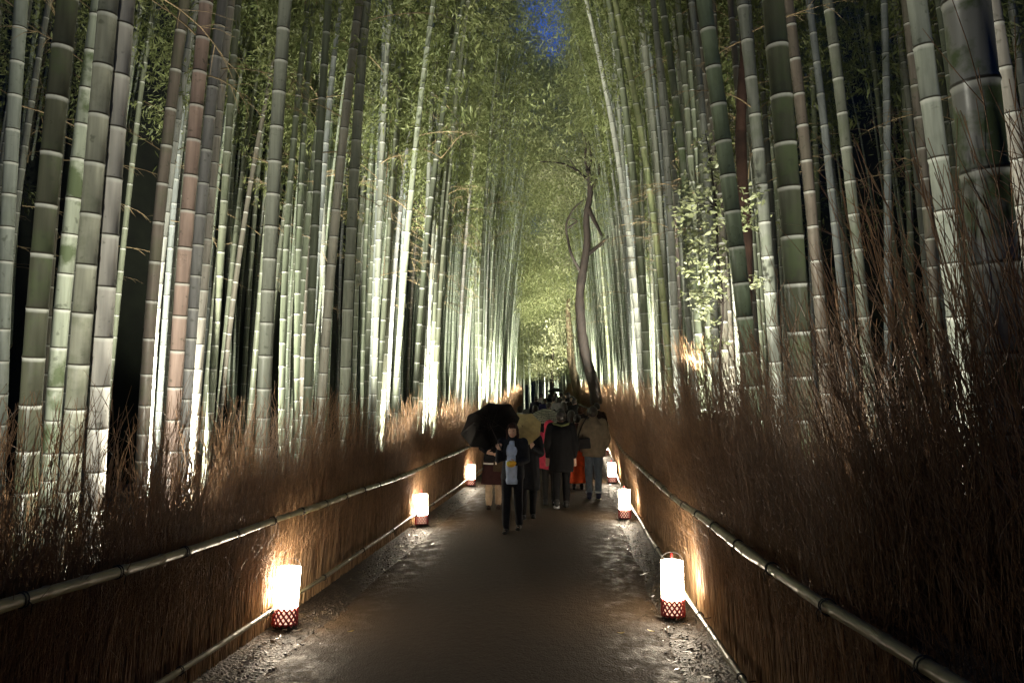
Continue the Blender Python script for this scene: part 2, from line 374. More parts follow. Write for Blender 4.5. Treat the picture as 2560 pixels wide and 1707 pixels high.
# gravel and wet litter along both edges of the path
def litter(n, name, m, label, size, seed, leafy=False):
    rg = np.random.default_rng(seed); V = []; Fc = []
    for i in range(n):
        Y = 1.2 + 24 * rg.random() ** 2.0; side = rg.random() < .5
        if side: x = XL + cx(Y) + .04 + abs(rg.normal(0, .22))
        else: x = XR + cx(Y) - .02 - abs(rg.normal(0, .20))
        s = size * (.4 + 1.2 * rg.random() ** 2); z = gz(Y) + .012 + s * .2 + (.01 if leafy else 0)
        a = rg.random() * 6.28; b0 = len(V)
        if leafy:
            d = np.array([math.cos(a), math.sin(a), rg.normal(0, .18)]); q = np.array([-math.sin(a), math.cos(a), rg.normal(0, .3)])
            c = np.array([x, Y, z + .006])
            V += [c - d * s * 1.6, c + q * s * .35, c + d * s * 1.6, c - q * s * .35]; Fc.append((b0, b0 + 1, b0 + 2, b0 + 3))
        else:
            for k in range(4):
                an = a + k * 1.571 + rg.normal(0, .2); V.append((x + math.cos(an) * s, Y + math.sin(an) * s, z - s * .5))
            for k in range(4):
                an = a + .4 + k * 1.571; rr = s * (.55 + .3 * rg.random()); V.append((x + math.cos(an) * rr, Y + math.sin(an) * rr, z + s * (.2 + .25 * rg.random())))
            for k in range(4):
                j = (k + 1) % 4; Fc.append((b0 + k, b0 + j, b0 + 4 + j, b0 + 4 + k))
            Fc.append((b0 + 4, b0 + 5, b0 + 6, b0 + 7))
    o = link(name, mesh_np(name, V, Fc, smooth=False), m); tag(o, label, 'ground cover', kind='stuff'); return o
M_PEB = simple('wet_gravel', (.045, .032, .02), .35, .5, 20, spec=.5)
M_DLEAF = simple('wet_fallen_leaf', (.06, .042, .02), .28, .5, 9, spec=.7)
litter(6000, 'gravel', M_PEB, 'wet gravel and grit along both path edges', .009, 3)
litter(2600, 'leaf_litter', M_DLEAF, 'wet fallen leaves strewn beside the fences', .02, 4, True)
M_YLEAF = simple('yellow_leaf', (.42, .30, .06), .4, .2)
for i, (px, py, a, lab) in enumerate([(1552, 1582, .5, 'small curled yellow leaf lying on the path nearer its middle'), (1627, 1577, -.4, 'small straight yellow leaf lying on the path beside the nearest right lantern'),
                        (876, 1578, .9, 'pale yellow leaf lying on the path right of the nearest left lantern')]):
    p = at_z(px, py, .045); mb = MB(); rings = []
    for t in np.linspace(-1, 1, 7):
        wd = .0085 * (1 - t * t) + .0006; zc = .006 * (t * t) ; x = t * .032
        rings.append([Vector((x, -wd, zc + .003)), Vector((x, 0, zc)), Vector((x, wd, zc + .003)), Vector((x, 0, zc + .0015))])
    mb.ring_loft(rings); o = mb.build('fallen_leaf', M_YLEAF, loc=p); o.rotation_euler = (.1, .1, a)
    tag(o, lab, 'leaf', 'yellow leaves on the path')

# ------------------------------------------------------------------ bamboo
HB = 16.0; BEND = 1.3
def bend_off(z): return BEND * (z / HB) ** 3
def culm_mesh(name, r0, H=HB, sides=12, bdir=(1, 0), sag=(0, 0), ztop=5, seed=0, sp=.30, hook=0.0, simple_=False):
    rg = random.Random(seed)
    zs = []; z = .0; step = sp * .45; n = 0; rings = []   # (z, radius factor, v)
    while z < H:
        L = step * rg.uniform(.93, 1.07)
        if simple_: rings += [(z, 1.0, n)]
        else: rings += [(z, 1.06, n), (z + .010, 1.035, n + .03), (z + .022, .985, n + .08), (z + L * .5, .99, n + .5), (z + L - .012, 1.0, n + .96)]
        z += L; n += 1; step = min(sp * 1.25, step * 1.10) if n < 12 else step
    rings.append((z, 1.0, n))
    V = []; 
    a = np.linspace(0, 2 * math.pi, sides, endpoint=False)
    vs = []
    for (zz, rf, v) in rings:
        t = min(zz / H, 1); r = r0 * rf * (1 - .25 * t - .70 * t ** 3)
        o = bend_off(zz); s = math.sin(math.pi * min(zz / ztop, 1)) if zz < ztop else 0
        hk = hook * max(0, 1 - zz / 1.0) ** 2
        x = bdir[0] * o + sag[0] * s + hk; y = bdir[1] * o + sag[1] * s
        for k in range(sides): V.append((x + r * math.cos(a[k]), y + r * math.sin(a[k]), zz))
        vs.append(v)
    Fc = []; UV = []
    for j in range(len(rings) - 1):
        for k in range(sides):
            q = (k + 1) % sides
            Fc.append((j * sides + k, j * sides + q, (j + 1) * sides + q, (j + 1) * sides + k))
            u0 = k / sides; u1 = (k + 1) / sides; v0 = vs[j]; v1 = vs[j + 1] - 1e-4
            UV += [(u0, v0), (u1, v0), (u1, v1), (u0, v1)]
    me = mesh_np(name, V, Fc, UV); me.materials.append(M_BAM); return me

def leaves_at(P, D, L, W, rg):
    """kite leaves: centres P (n,3), unit directions D (n,3)"""
    n = len(P)
    rnd = rg.normal(size=(n, 3)); S = np.cross(D, rnd); S /= np.linalg.norm(S, axis=1)[:, None] + 1e-9
    L = L[:, None]; W = W[:, None]
    V = np.stack([P, P + D * L * .4 + S * W, P + D * L, P + D * L * .4 - S * W], 1).reshape(-1, 3)
    Fc = np.arange(4 * n).reshape(n, 4)
    return V, Fc
def norm(v): return v / (np.linalg.norm(v, axis=-1, keepdims=True) + 1e-9)
def crown_mesh(name, seed, z0=5.2, leaves=5200, leafL=.12, bend=True, dens=1.0, H=HB):
    rg = np.random.default_rng(seed)
    nb = int(80 * dens); BP = []; BD = []
    Vt = []; Ft = []
    per = leaves // nb
    for i in range(nb):
        t = (i + rg.random()) / nb; z = z0 + (H - z0) * t ** .9
        az = rg.random() * 6.283
        Lb = (.45 + 1.6 * math.sin(math.pi * min(1, t * 1.02) ** .8)) * rg.uniform(.55, 1.2)
        el = R(rg.uniform(15, 50)); p = np.array([bend_off(z) if bend else 0, 0, z]); d = np.array([math.cos(az) * math.cos(el), math.sin(az) * math.cos(el), math.sin(el)])
        nseg = 5; pts = [p.copy()]
        for k in range(nseg):
            d = norm(d + np.array([0, 0, -.26 * (k + 1) / nseg]) + rg.normal(0, .06, 3)); p = p + d * Lb / nseg; pts.append(p.copy())
        pts = np.array(pts)
        # twig ribbon (3-sided)
        b0 = len(Vt)
        for k, q in enumerate(pts):
            r = .006 * (1 - .8 * k / nseg)
            for an in (0, 2.09, 4.19): Vt.append(q + np.array([math.cos(an) * r, math.sin(an) * r * .5, math.sin(an) * r]))
        for k in range(nseg):
            for e in range(3):
                f = (e + 1) % 3; Ft.append((b0 + 3 * k + e, b0 + 3 * k + f, b0 + 3 * k + 3 + f, b0 + 3 * k + 3 + e))
        # leaf sprays along the branch in small bunches
        nc = max(3, int(per / 9))
        for c in range(nc):
            s = rg.uniform(.22, 1) * nseg; k = min(int(s), nseg - 1); q = pts[k] + (pts[k + 1] - pts[k]) * (s - k)
            q = q + rg.normal(0, .13, 3) * np.array([1, 1, .8])
            out = norm(np.array([math.cos(az), math.sin(az), -.3]) + rg.normal(0, .7, 3))
            for l in range(9):
                BP.append(q + out * .035 * l + rg.normal(0, .03, 3)); BD.append(norm(out * .6 + rg.normal(0, .55, 3) + np.array([0, 0, -.55])))
    BP = np.array(BP); BD = np.array(BD)
    lim = np.clip(.40 + (BP[:, 2] - 8) * .18, .40, 1.75) + .22 * np.sin(BP[:, 2] * 1.7 + seed) + .12 * np.sin(BP[:, 2] * 5.1 + BP[:, 1] * 3)
    kp = BP[:, 0] < lim; BP = BP[kp]; BD = BD[kp]; n = len(BP)
    V, Fc = leaves_at(BP, BD, leafL * rg.uniform(.7, 1.35, n), leafL * .105 * rg.uniform(.8, 1.3, n), rg)
    V2 = np.array(Vt); F2 = np.array(Ft) + len(V)
    me = mesh_np(name, np.concatenate([V, V2]), np.concatenate([Fc, F2]), smooth=False); me.materials.append(M_LEAF); return me
def deadtwig_mesh(seed, z0=4.4, z1=8.0, n=4):
    rg = random.Random(seed); mb = MB()
    for i in range(n):
        z = rg.uniform(z0, z1); az = rg.uniform(0, 6.28); L = rg.uniform(.5, 1.3); p = Vector((bend_off(z), 0, z)); d = Vector((math.cos(az), math.sin(az), rg.uniform(.1, .9))).normalized()
        pts = [p.copy()]
        for k in range(5):
            d = (d + Vector((rg.gauss(0, .1), rg.gauss(0, .1), -.08))).normalized(); p = p + d * L / 5; pts.append(p.copy())
            if k > 0:
                for _ in range(2):
                    dd = (d + Vector((rg.gauss(0, .7), rg.gauss(0, .7), rg.gauss(0, .5)))).normalized(); l2 = rg.uniform(.12, .4)
                    mb.tube([p, p + dd * l2 * .5, p + dd * l2 + Vector((0, 0, -.05))], [.0035, .0025, .001], 3, False)
        mb.tube(pts, [.008, .007, .006, .005, .004, .002], 4, False)
    me = mb.mesh('dry_twigs'); me.materials.append(M_DEADTWIG); return me

NV = 7
culms = [culm_mesh('culm', .055, seed=30 + i, sides=10, sp=.27 + .02 * (i % 4), sag=(random.uniform(-.08, .08), random.uniform(-.08, .08)), ztop=8) for i in range(NV)]
def with_dead(me, seed):
    bm = bmesh.new(); bm.from_mesh(me); n0 = len(bm.faces); dm = deadtwig_mesh(seed); bm.from_mesh(dm); bm.faces.ensure_lookup_table()
    for f in bm.faces[n0:]: f.material_index = 1; f.smooth = True
    bm.to_mesh(me); bm.free(); me.materials.append(M_DEADTWIG); bpy.data.meshes.remove(dm); return me
crowns = [crown_mesh('foliage', 50 + i, z0=6.0 + .3 * i) for i in range(NV)]
for i in (0, 2, 3, 5): with_dead(crowns[i], 80 + i)
crowns_hi = [crown_mesh('foliage', 70 + i, z0=8.2, leaves=4200) for i in range(3)]
with_dead(crowns_hi[1], 91)
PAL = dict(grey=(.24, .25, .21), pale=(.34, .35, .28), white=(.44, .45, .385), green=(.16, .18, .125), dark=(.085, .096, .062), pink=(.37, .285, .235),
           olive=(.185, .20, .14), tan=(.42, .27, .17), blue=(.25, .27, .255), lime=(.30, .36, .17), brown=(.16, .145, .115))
CW = dict(grey='grey-green', pale='pale whitish-green', white='bright whitish', green='deep green', dark='dark green', pink='pinkish-brown', olive='olive-green',
          tan='tan dry', blue='bluish-grey', lime='lime-green', brown='dull brown')
# traced from the photograph: x at top (y=0), x at y=640, x at y~1000, width px, colour, moss, label, hook
T = [
 (40, 12, 4, 32, 'grey', .2, 'grey-green bamboo cut by the left photo edge', 0),
 (56, 30, 20, 13, 'white', .1, 'slim bamboo with a lit edge just right of the edge-cut bamboo', 0),
 (68, 67, 62, 10, 'olive', .1, 'very slim olive bamboo left of the thick dark one', 0),
 (160, 102, 93, 48, 'dark', .5, 'thick dark green bamboo near the left edge, its foot bending right', .12),
 (120, 82, 72, 11, 'grey', .1, 'slim stem half hidden by the left side of the thick dark bamboo', 0),
 (236, 166, 148, 36, 'pale', .9, 'mossy pale bamboo behind the broad spotted one on the far left', 0),
 (262, 216, 188, 46, 'pale', .35, 'broad pale bamboo with dark spots, left neighbour of the white-lit one', 0),
 (304, 266, 252, 45, 'white', .05, 'broad bamboo brightly lit white along its right side on the left', 0),
 (300, 290, 284, 8, 'olive', .1, 'thin olive stem touching the right side of the white-lit bamboo', 0),
 (318, 334, 342, 8, 'grey', .1, 'thin grey stem leaning left in the dark gap right of the white-lit bamboo', 0),
 (280, 306, 334, 8, 'tan', 0, 'thin dry tan stem leaning left in the dark gap on the left', 0),
 (350, 353, 356, 6, 'grey', .1, 'hair-thin stem at the middle of the dark gap on the left', 0),
 (366, 368, 364, 7, 'olive', .1, 'hair-thin olive stem at the right of the dark gap on the left', 0),
 (446, 386, 374, 28, 'brown', .3, 'dark brown-green bamboo two places left of the pink one', 0),
 (466, 400, 385, 20, 'white', .15, 'white-edged bamboo leaning right behind the dark brown-green one', 0),
 (478, 445, 430, 16, 'olive', .1, 'bamboo with bright node rings directly left of the pink one', 0),
 (503, 458, 438, 34, 'pink', 0, 'pinkish-brown bamboo, the only reddish thick one on the left', -.05),
 (540, 490, 470, 27, 'blue', .1, 'bluish-grey bamboo touching the right side of the pink one', 0),
 (556, 513, 492, 21, 'pale', .1, 'pale smooth bamboo second to the right of the pink one', 0),
 (570, 548, 520, 19, 'olive', .3, 'olive bamboo with bright rings third to the right of the pink one', 0),
 (574, 568, 580, 13, 'green', .2, 'slim green bamboo fourth to the right of the pink one', 0),
 (680, 654, 622, 14, 'olive', .1, 'slim ringed bamboo just left of the tall smooth grey one', 0),
 (699, 672, 662, 34, 'grey', .0, 'tall smooth grey bamboo standing apart a quarter across from the left', 0),
 (772, 692, 676, 12, 'olive', .1, 'bamboo leaning strongly right, crossing behind the smooth grey one', 0),
 (768, 802, 792, 15, 'grey', .1, 'grey bamboo leaning left between the smooth grey one and the ringed pair', 0),
 (806, 814, 806, 13, 'olive', .1, 'olive stem behind the left one of the bright ringed pair', 0),
 (852, 846, 842, 9, 'blue', 0, 'slim bluish stem behind the bright ringed pair', 0),
 (878, 827, 808, 23, 'pale', .1, 'left one of the bright ringed pair a third across the photo', 0),
 (895, 872, 862, 26, 'pale', .1, 'right one of the bright ringed pair, white rings on pale green', 0),
 (911, 891, 886, 12, 'olive', .1, 'slim ringed bamboo touching the right of the bright ringed pair', 0),
 (941, 957, 967, 10, 'tan', 0, 'thin tan dry bamboo leaning left, the only tan one left of centre', 0),
 (944, 941, 930, 16, 'grey', .2, 'grey bamboo just left of the thin tan one', 0),
 (985, 970, 955, 14, 'olive', .3, 'olive bamboo just right of the thin tan one', 0),
 (1003, 1000, 994, 11, 'blue', 0, 'slim bluish bamboo second right of the thin tan one', 0),
 (1026, 985, 972, 12, 'grey', .1, 'grey bamboo leaning right, third right of the thin tan one', 0),
 (1050, 1010, 988, 16, 'pale', .2, 'pale ringed bamboo fourth right of the thin tan one', 0),
 (1070, 1030, 1020, 8, 'brown', .1, 'slim brown stem left of the dark ringed bamboo', 0),
 (1120, 1058, 1046, 15, 'dark', .3, 'dark ringed bamboo leaning right toward the leafy gap', 0),
 (1130, 1101, 1088, 14, 'green', .2, 'green ringed bamboo beside the dark ringed one', 0),
 (1206, 1112, 1100, 9, 'dark', .1, 'thin dark bamboo leaning far right over the leafy gap', 0),
 (1172, 1155, 1142, 9, 'grey', .1, 'slim grey bamboo left of the row that closes on the gap', 0),
 (1210, 1180, 1166, 6, 'pale', .1, 'thin pale stem beginning the row that closes on the gap', 0),
 # right side
 (1488, 1547, 1562, 11, 'grey', .1, 'slim grey bamboo leaning left, right of the crooked tree', 0),
 (1478, 1510, 1526, 9, 'olive', .1, 'thin olive bamboo nearest the crooked tree on its right', 0),
 (1513, 1583, 1600, 16, 'white', .1, 'white ringed bamboo with glowing lower half, right of the crooked tree', 0),
 (1562, 1606, 1616, 19, 'green', .2, 'grey green bamboo touching the white ringed one on its right', 0),
 (1570, 1650, 1668, 17, 'lime', .5, 'bamboo glowing lime-green near its foot', 0),
 (1605, 1640, 1648, 10, 'grey', .1, 'slim bamboo behind the lime-green one', 0),
 (1631, 1634, 1636, 8, 'olive', .1, 'thin upright stem left of the lime-green bamboo foot', 0),
 (1662, 1684, 1692, 18, 'pale', .0, 'smooth pale bamboo right of the lime-green one', 0),
 (1680, 1734, 1748, 20, 'green', .8, 'mossy green bamboo behind the bright leafy shrub', 0),
 (1708, 1700, 1712, 10, 'brown', .1, 'dim brown stem between the pale bamboo and the shrub', 0),
 (1730, 1732, 1722, 10, 'pale', .1, 'slim pale stem behind the shrub, upright', 0),
 (1773, 1847, 1876, 40, 'olive', .35, 'thick olive bamboo in front of the bright leafy shrub', 0),
 (1868, 1880, 1880, 10, 'white', .0, 'slim white-lit bamboo just right of the red-brown trunk', 0),
 (1872, 1922, 1936, 30, 'grey', .3, 'grey bamboo with dark rings between the trunk and the thick dark green one', 0),
 (1944, 1987, 1998, 54, 'dark', .6, 'thick dark green bamboo with a glowing right edge', 0),
 (1987, 2042, 2060, 28, 'brown', .1, 'bamboo with bright rings and bright right edge beside the thick dark one', 0),
 (2027, 2032, 2046, 12, 'blue', .1, 'slim bluish bamboo behind the bright ringed one on the right', 0),
 (2056, 2052, 2058, 15, 'green', .8, 'mossy slim bamboo in the dark right of the bright ringed one', 0),
 (2088, 2148, 2172, 27, 'olive', .4, 'reddish-topped olive bamboo leaning left in the right grove', 0),
 (2104, 2106, 2112, 9, 'grey', .1, 'thin grey stem crossing behind the leaning olive bamboo', 0),
 (2166, 2182, 2190, 7, 'olive', .1, 'hair-thin olive stem in the dark right grove', 0),
 (2200, 2213, 2216, 7, 'grey', .1, 'hair-thin grey stem left of the slim whitish bamboo', 0),
 (2238, 2224, 2224, 19, 'blue', .3, 'slim whitish-blue bamboo leaning right in the right grove', 0),
 (2252, 2272, 2288, 10, 'brown', .0, 'thin reddish-brown stem right of the whitish-blue bamboo', 0),
 (2280, 2282, 2286, 16, 'green', .6, 'slim mossy bamboo left of the thick pale one on the right', 0),
 (2285, 2332, 2350, 24, 'brown', .3, 'brownish bamboo half hidden behind the thick pale one on the right', 0),
 (2303, 2378, 2402, 46, 'pale', .15, 'thick pale bamboo with bright rings near the right edge', 0),
 (2360, 2400, 2415, 18, 'dark', .1, 'dark bamboo in the gap left of the thickest one', 0),
 (2422, 2487, 2500, 105, 'grey', 1.3, 'thickest bamboo, grey with large green patches near the right edge', 0),
 (2490, 2582, 2600, 40, 'pale', .1, 'pale ringed bamboo leaving the photo at the right edge', 0),
]
placed = []; ndone = 0
def make_bamboo(root, culm_me, crown_me, dead_me, color, moss, r_scale=1, flip=False, culm_parent_rot=0):
    c = link('culm', culm_me, None, root); c.scale = (r_scale, r_scale, 1); c.color = (*color, moss)
    f = link('foliage', crown_me, None, root)
    if flip: f.rotation_euler = (0, 0, math.pi)
    if dead_me is not None:
        d = link('dry_twigs', dead_me, None, root)
        if flip: d.rotation_euler = (0, 0, math.pi)
    return c
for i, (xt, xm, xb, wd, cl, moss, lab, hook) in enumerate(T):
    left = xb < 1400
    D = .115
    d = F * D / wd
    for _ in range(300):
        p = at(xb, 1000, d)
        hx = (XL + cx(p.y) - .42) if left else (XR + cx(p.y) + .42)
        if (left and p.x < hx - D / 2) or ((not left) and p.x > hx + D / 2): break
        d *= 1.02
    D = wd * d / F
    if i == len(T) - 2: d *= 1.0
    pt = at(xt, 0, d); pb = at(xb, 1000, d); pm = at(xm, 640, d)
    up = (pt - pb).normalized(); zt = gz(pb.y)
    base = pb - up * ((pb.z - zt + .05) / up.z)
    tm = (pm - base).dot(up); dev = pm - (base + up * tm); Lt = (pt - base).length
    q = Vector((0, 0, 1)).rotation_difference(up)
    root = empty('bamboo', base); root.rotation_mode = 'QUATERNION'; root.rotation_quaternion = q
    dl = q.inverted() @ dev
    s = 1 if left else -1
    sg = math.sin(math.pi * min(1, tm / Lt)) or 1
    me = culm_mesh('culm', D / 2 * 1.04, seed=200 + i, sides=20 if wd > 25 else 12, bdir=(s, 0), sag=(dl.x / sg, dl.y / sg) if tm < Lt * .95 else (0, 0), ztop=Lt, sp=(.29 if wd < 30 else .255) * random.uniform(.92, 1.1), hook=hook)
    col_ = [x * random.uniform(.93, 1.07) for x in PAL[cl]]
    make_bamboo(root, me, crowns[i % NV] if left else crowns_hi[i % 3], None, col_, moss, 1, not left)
    thick = 'thick' if wd > 30 else ''
    tag(root, lab, 'bamboo', 'bamboos in the front rows')
    placed.append((xb, (xb * .4 + xm * .6), wd, d))

# fill: individual bamboos behind and beyond the traced ones
rf = random.Random(21); fills = []; tries = 0
def clash(p, D):
    for (qx, qy) in fillpos:
        if (p[0] - qx) ** 2 + (p[1] - qy) ** 2 < .22 ** 2: return True
    return False
fillpos = []
def consider(side, Y, gdist, lim):
    X = (XL + cx(Y) - .5 - gdist) if side < 0 else (XR + cx(Y) + .5 + gdist)
    z = gz(Y); D = rf.uniform(.06, .105)
    px, py, d = proj((X, Y, 1.7))
    if d < 4: return None
    if px < -120 or px > 2680: return None
    wpx = F * D / d
    for (xb, xm, wt, dt) in placed:
        if d < dt + .35 and abs(px - xm) < (wt + wpx) / 2 + 14: return None
    if d < 8.5: return None
    if clash((X, Y), D): return None
    fillpos.append((X, Y)); return (X, Y, z, D, d, px, side, gdist)
while len(fills) < 2800 and tries < 140000:
    tries += 1
    side = -1 if rf.random() < .54 else 1
    if rf.random() < .52: Y = rf.uniform(10, 52); gd = abs(rf.gauss(0, .9))
    else: Y = 6 + 60 * rf.random() ** .9; gd = rf.random() ** 1.2 * (11 if Y < 28 else 5.5)
    f = consider(side, Y, gd, 0)
    if f: fills.append(f)
# far end, where the path turns away: the view closes on thin stems
for k in range(170):
    Y = rf.uniform(47, 74); X = rf.uniform(-5, 5); 
    if X > cx(Y) - 2.6 and X < cx(Y) + 1.5 and Y < 60: continue
    px, py, d = proj((X, Y, 2)); fills.append((X, Y, gz(Y), rf.uniform(.08, .12), d, px, 1, 9))
fills.sort(key=lambda f: f[3] / f[4] * (-1) - (.0015 if f[7] < 1 else 0))
NIND = 296 - len(T)
ZONES = [(250, 'left of the white-lit one'), (445, 'between the white-lit and pink ones'), (670, 'between the pink and smooth grey ones'), (850, 'between the smooth grey one and ringed pair'),
         (960, 'between the ringed pair and thin tan one'), (1060, 'right of the thin tan one'), (1180, 'above the black umbrella'), (1300, 'left of the distant crowd'), (1400, 'over the distant crowd'),
         (1500, 'near the crooked tree'), (1600, 'right of the crooked tree'), (1700, 'beside the lime-green one'), (1860, 'around the bright shrub'), (2000, 'beside the thick dark green one'),
         (2150, 'left of the leaning olive one'), (2400, 'left of the thick pale one'), (9999, 'beside the thickest one')]
FC = []
ckeys = ['grey', 'olive', 'pale', 'green', 'blue', 'brown', 'grey', 'olive', 'grey', 'white']
def fcol():
    FC.append(rf.choice(ckeys)); c = PAL[FC[-1]]; k = rf.uniform(.75, 1.1); return [x * k for x in c]
for i, (X, Y, z, D, d, px, side, gd) in enumerate(fills[:NIND]):
    root = empty('bamboo', (X, Y, z - .05))
    rz = (0 if side < 0 else math.pi) + rf.gauss(0, .5)
    root.rotation_euler = (rf.gauss(0, .012), rf.gauss(0, .019) + (.012 if side < 0 else -.012), 0)
    k = rf.uniform(.92, 1.15); root.scale = (1, 1, k)
    v = rf.randrange(NV)
    c = link('culm', culms[v], None, root); c.scale = (D / .11, D / .11, 1); c.rotation_euler = (0, 0, rz); c.color = (*fcol(), rf.choice([0, .05, .1, .35]))
    # keep the bend of the culm equal to the crown's: bend is scaled with the culm, so scale the crown likewise in X
    c.scale = (1, 1, 1)
    f = link('foliage', crowns_hi[v % 3] if ((side > 0 and gd < 1.3 and Y < 34) or (side < 0 and px < 560)) else crowns[v], None, root); f.rotation_euler = (0, 0, rz)
    sd = 'left' if px < 1410 else 'right'
    cn = FC[-1]
    zn = next((n_ for lim_, n_ in ZONES if px < lim_), ZONES[-1][1])
    wp = F * D / d; sw = 'hair-thin' if wp < 6.5 else 'thin' if wp < 9 else 'slim' if wp < 12 else 'medium-thick'
    ty = root.rotation_euler.y; lw = 'right-leaning' if ty > .02 else 'left-leaning' if ty < -.02 else 'upright'
    if gd > 8.9 and Y > 46: lab = f'{sw} {lw} {cn} bamboo closing the far end of the path'
    elif gd < 1.6: lab = f'{sw} {lw} {cn} bamboo behind {sd} fence, {zn}'
    else: lab = f'{sw} {lw} {cn} bamboo deep in {sd} grove, {zn}'
    tag(root, lab, 'bamboo', 'slim bamboos behind the front rows: ' + lab)
# the rest as one mass
rest = fills[NIND:]
V = []; Fc = []; UV = []; b0 = 0
sides = 6
for (X, Y, z, D, d, px, side, gd) in rest:
    s = 1 if side < 0 else -1; lx = rf.gauss(0, .018) + s * .012; ly = rf.gauss(0, .02); zs = np.linspace(0, 15.5, 9)
    for j, zz in enumerate(zs):
        r = D / 2 * (1 - .25 * zz / 16 - .6 * (zz / 16) ** 3)
        for k in range(sides): V.append((X + s * bend_off(zz) + lx * zz + r * math.cos(k * 1.047), Y + ly * zz + r * math.sin(k * 1.047), z + zz))
    for j in range(8):
        for k in range(sides):
            q = (k + 1) % sides; Fc.append((b0 + j * sides + k, b0 + j * sides + q, b0 + (j + 1) * sides + q, b0 + (j + 1) * sides + k))
            v0 = zs[j] / .33; v1 = zs[j + 1] / .33; UV += [(0, v0), (1, v0), (1, v1), (0, v1)]
    b0 += 9 * sides
me = mesh_np('far_bamboo_stems', V, Fc, UV); me.materials.append(M_BAM)
o = link('far_bamboo_stems', me); o.color = (.24, .27, .2, .3); tag(o, 'countless thin bamboo stems deep in the grove behind the nearer ones', 'bamboo grove', kind='stuff')
# canopy mass
def canopy(n, seed):
    rg = np.random.default_rng(seed); P = []; 
    ncl = n // 60
    for c in range(ncl):
        (X, Y, z, D, d, px, side, gd) = rest[rg.integers(len(rest))] if rg.random() < .75 else fills[rg.integers(len(fills))]
        s = 1 if side < 0 else -1
        zz = 6.2 + 10.5 * rg.random() ** .8
        if gd > 1.8 and side > 0: zz = 4.8 + 12 * rg.random() ** .9
        if side < 0 and Y < 17: zz = max(zz, 8.6)
        c0 = np.array([X + s * bend_off(min(zz, 16)) + rg.normal(0, .9), Y + rg.normal(0, .9), z + zz])
        if abs(c0[0] - cx(Y) + .68) < .9 and Y < 24: continue
        if Y < 34 and zz < 11.5 and XL - .3 < c0[0] - cx(Y) < XR + .7: continue
        P.append(c0 + rg.normal(0, 1, (60, 3)) * np.array([.5, .5, .28]))
    P = np.concatenate(P); D = norm(rg.normal(size=P.shape) * .7 + np.array([0, 0, -.7]))
    V, Fc = leaves_at(P, D, rg.uniform(.13, .26, len(P)), rg.uniform(.014, .028, len(P)), rg)
    me = mesh_np('canopy', V, Fc, smooth=False); me.materials.append(M_LEAF_FAR)
    o = link('bamboo_canopy', me); tag(o, 'feathery green bamboo leaves massed high over the grove', 'foliage', kind='stuff')
canopy(380000, 9)
def sky_block_canopy(n, seed):
    rg = np.random.default_rng(seed); P = []
    for c in range(n // 40):
        Y = rg.uniform(-16, 10); side = -1 if rg.random() < .5 else 1; X = (XL if side < 0 else XR) - side * -1 * rg.uniform(-.9, 13) ; X = (XL - rg.uniform(-.6, 13)) if side < 0 else (XR + rg.uniform(-.4, 13))
        if Y < -1.5: X = rg.uniform(-14, 13)
        z = rg.uniform(8.5, 16) if Y > -1.5 else rg.uniform(5, 16)
        P.append(np.array([X, Y, z]) + rg.normal(0, 1, (40, 3)) * np.array([.7, .7, .3]))
    P = np.concatenate(P); D = norm(rg.normal(size=P.shape) * .8 + np.array([0, 0, -.6])); V, Fc = leaves_at(P, D, rg.uniform(.15, .24, len(P)), rg.uniform(.018, .03, len(P)), rg)
    me = mesh_np('sky_block_canopy', V, Fc, smooth=False); me.materials.append(M_LEAF_FAR)
    tag(link('sky_block_canopy', me), 'unseen bamboo leaves added above and behind the viewpoint to block the sky', 'foliage', kind='stuff')
sky_block_canopy(110000, 13)  # unseen leaves added overhead and behind to keep out sky light

# crowns that droop over the far path and close the view
def droop(n, seed, label):
    rg = np.random.default_rng(seed); P = []
    for c in range(n // 70):
        Y = 17 + 55 * rg.random() ** .65; side = -1 if rg.random() < .5 else 1
        off = abs(rg.normal(0, 1.0)); Xe = (XL if side < 0 else XR) + cx(Y)
        X = Xe - side * rg.uniform(-1.6, 1.75)
        zlow = 7.4 - 1.2 * (Y > 30) - 3.6 * (Y > 48); z = gz(Y) + zlow + 9 * rg.random()
        if Y > 50: X = cx(Y) + rg.uniform(-6, 8)
        if c % 6 == 0: Y = rg.uniform(26.5, 43); X = cx(Y) - .68 + rg.normal(0, .8); z = CAMZ + Y * rg.uniform(.31, .535); P.append(np.array([X, Y, z]) + rg.normal(0, 1, (70, 3)) * np.array([.45, .6, .26])); continue
        if Y < 36 and (z - CAMZ) / Y < .37 + .05 * (side > 0): continue
        if abs(X - (Xe - side * 1.65) - .2 * math.sin(Y * .55)) < .10 + .25 * math.sin(Y * 1.9) and z > 8 and Y < 40 and (z - CAMZ) / Y > (.33 if math.sin(Y * .8) > 0 else .5): continue
        P.append(np.array([X, Y, z]) + rg.normal(0, 1, (70, 3)) * np.array([.40, .6, .24]))
    P = np.concatenate(P); D = norm(rg.normal(size=P.shape) * .7 + np.array([0, 0, -.8]))
    V, Fc = leaves_at(P, D, rg.uniform(.10, .20, len(P)), rg.uniform(.012, .022, len(P)), rg)
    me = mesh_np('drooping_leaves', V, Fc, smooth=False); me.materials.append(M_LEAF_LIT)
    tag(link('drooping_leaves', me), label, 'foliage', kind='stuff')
M_LEAF_LIT = leaf_mat('lit_bamboo_leaves', (.19, .225, .08), (.34, .36, .17), scale=.5)  # leaf colour lightened to stand in for strong light
droop(270000, 77, 'sprays of bamboo leaves coloured as brightly lit, drooping over the distant path')
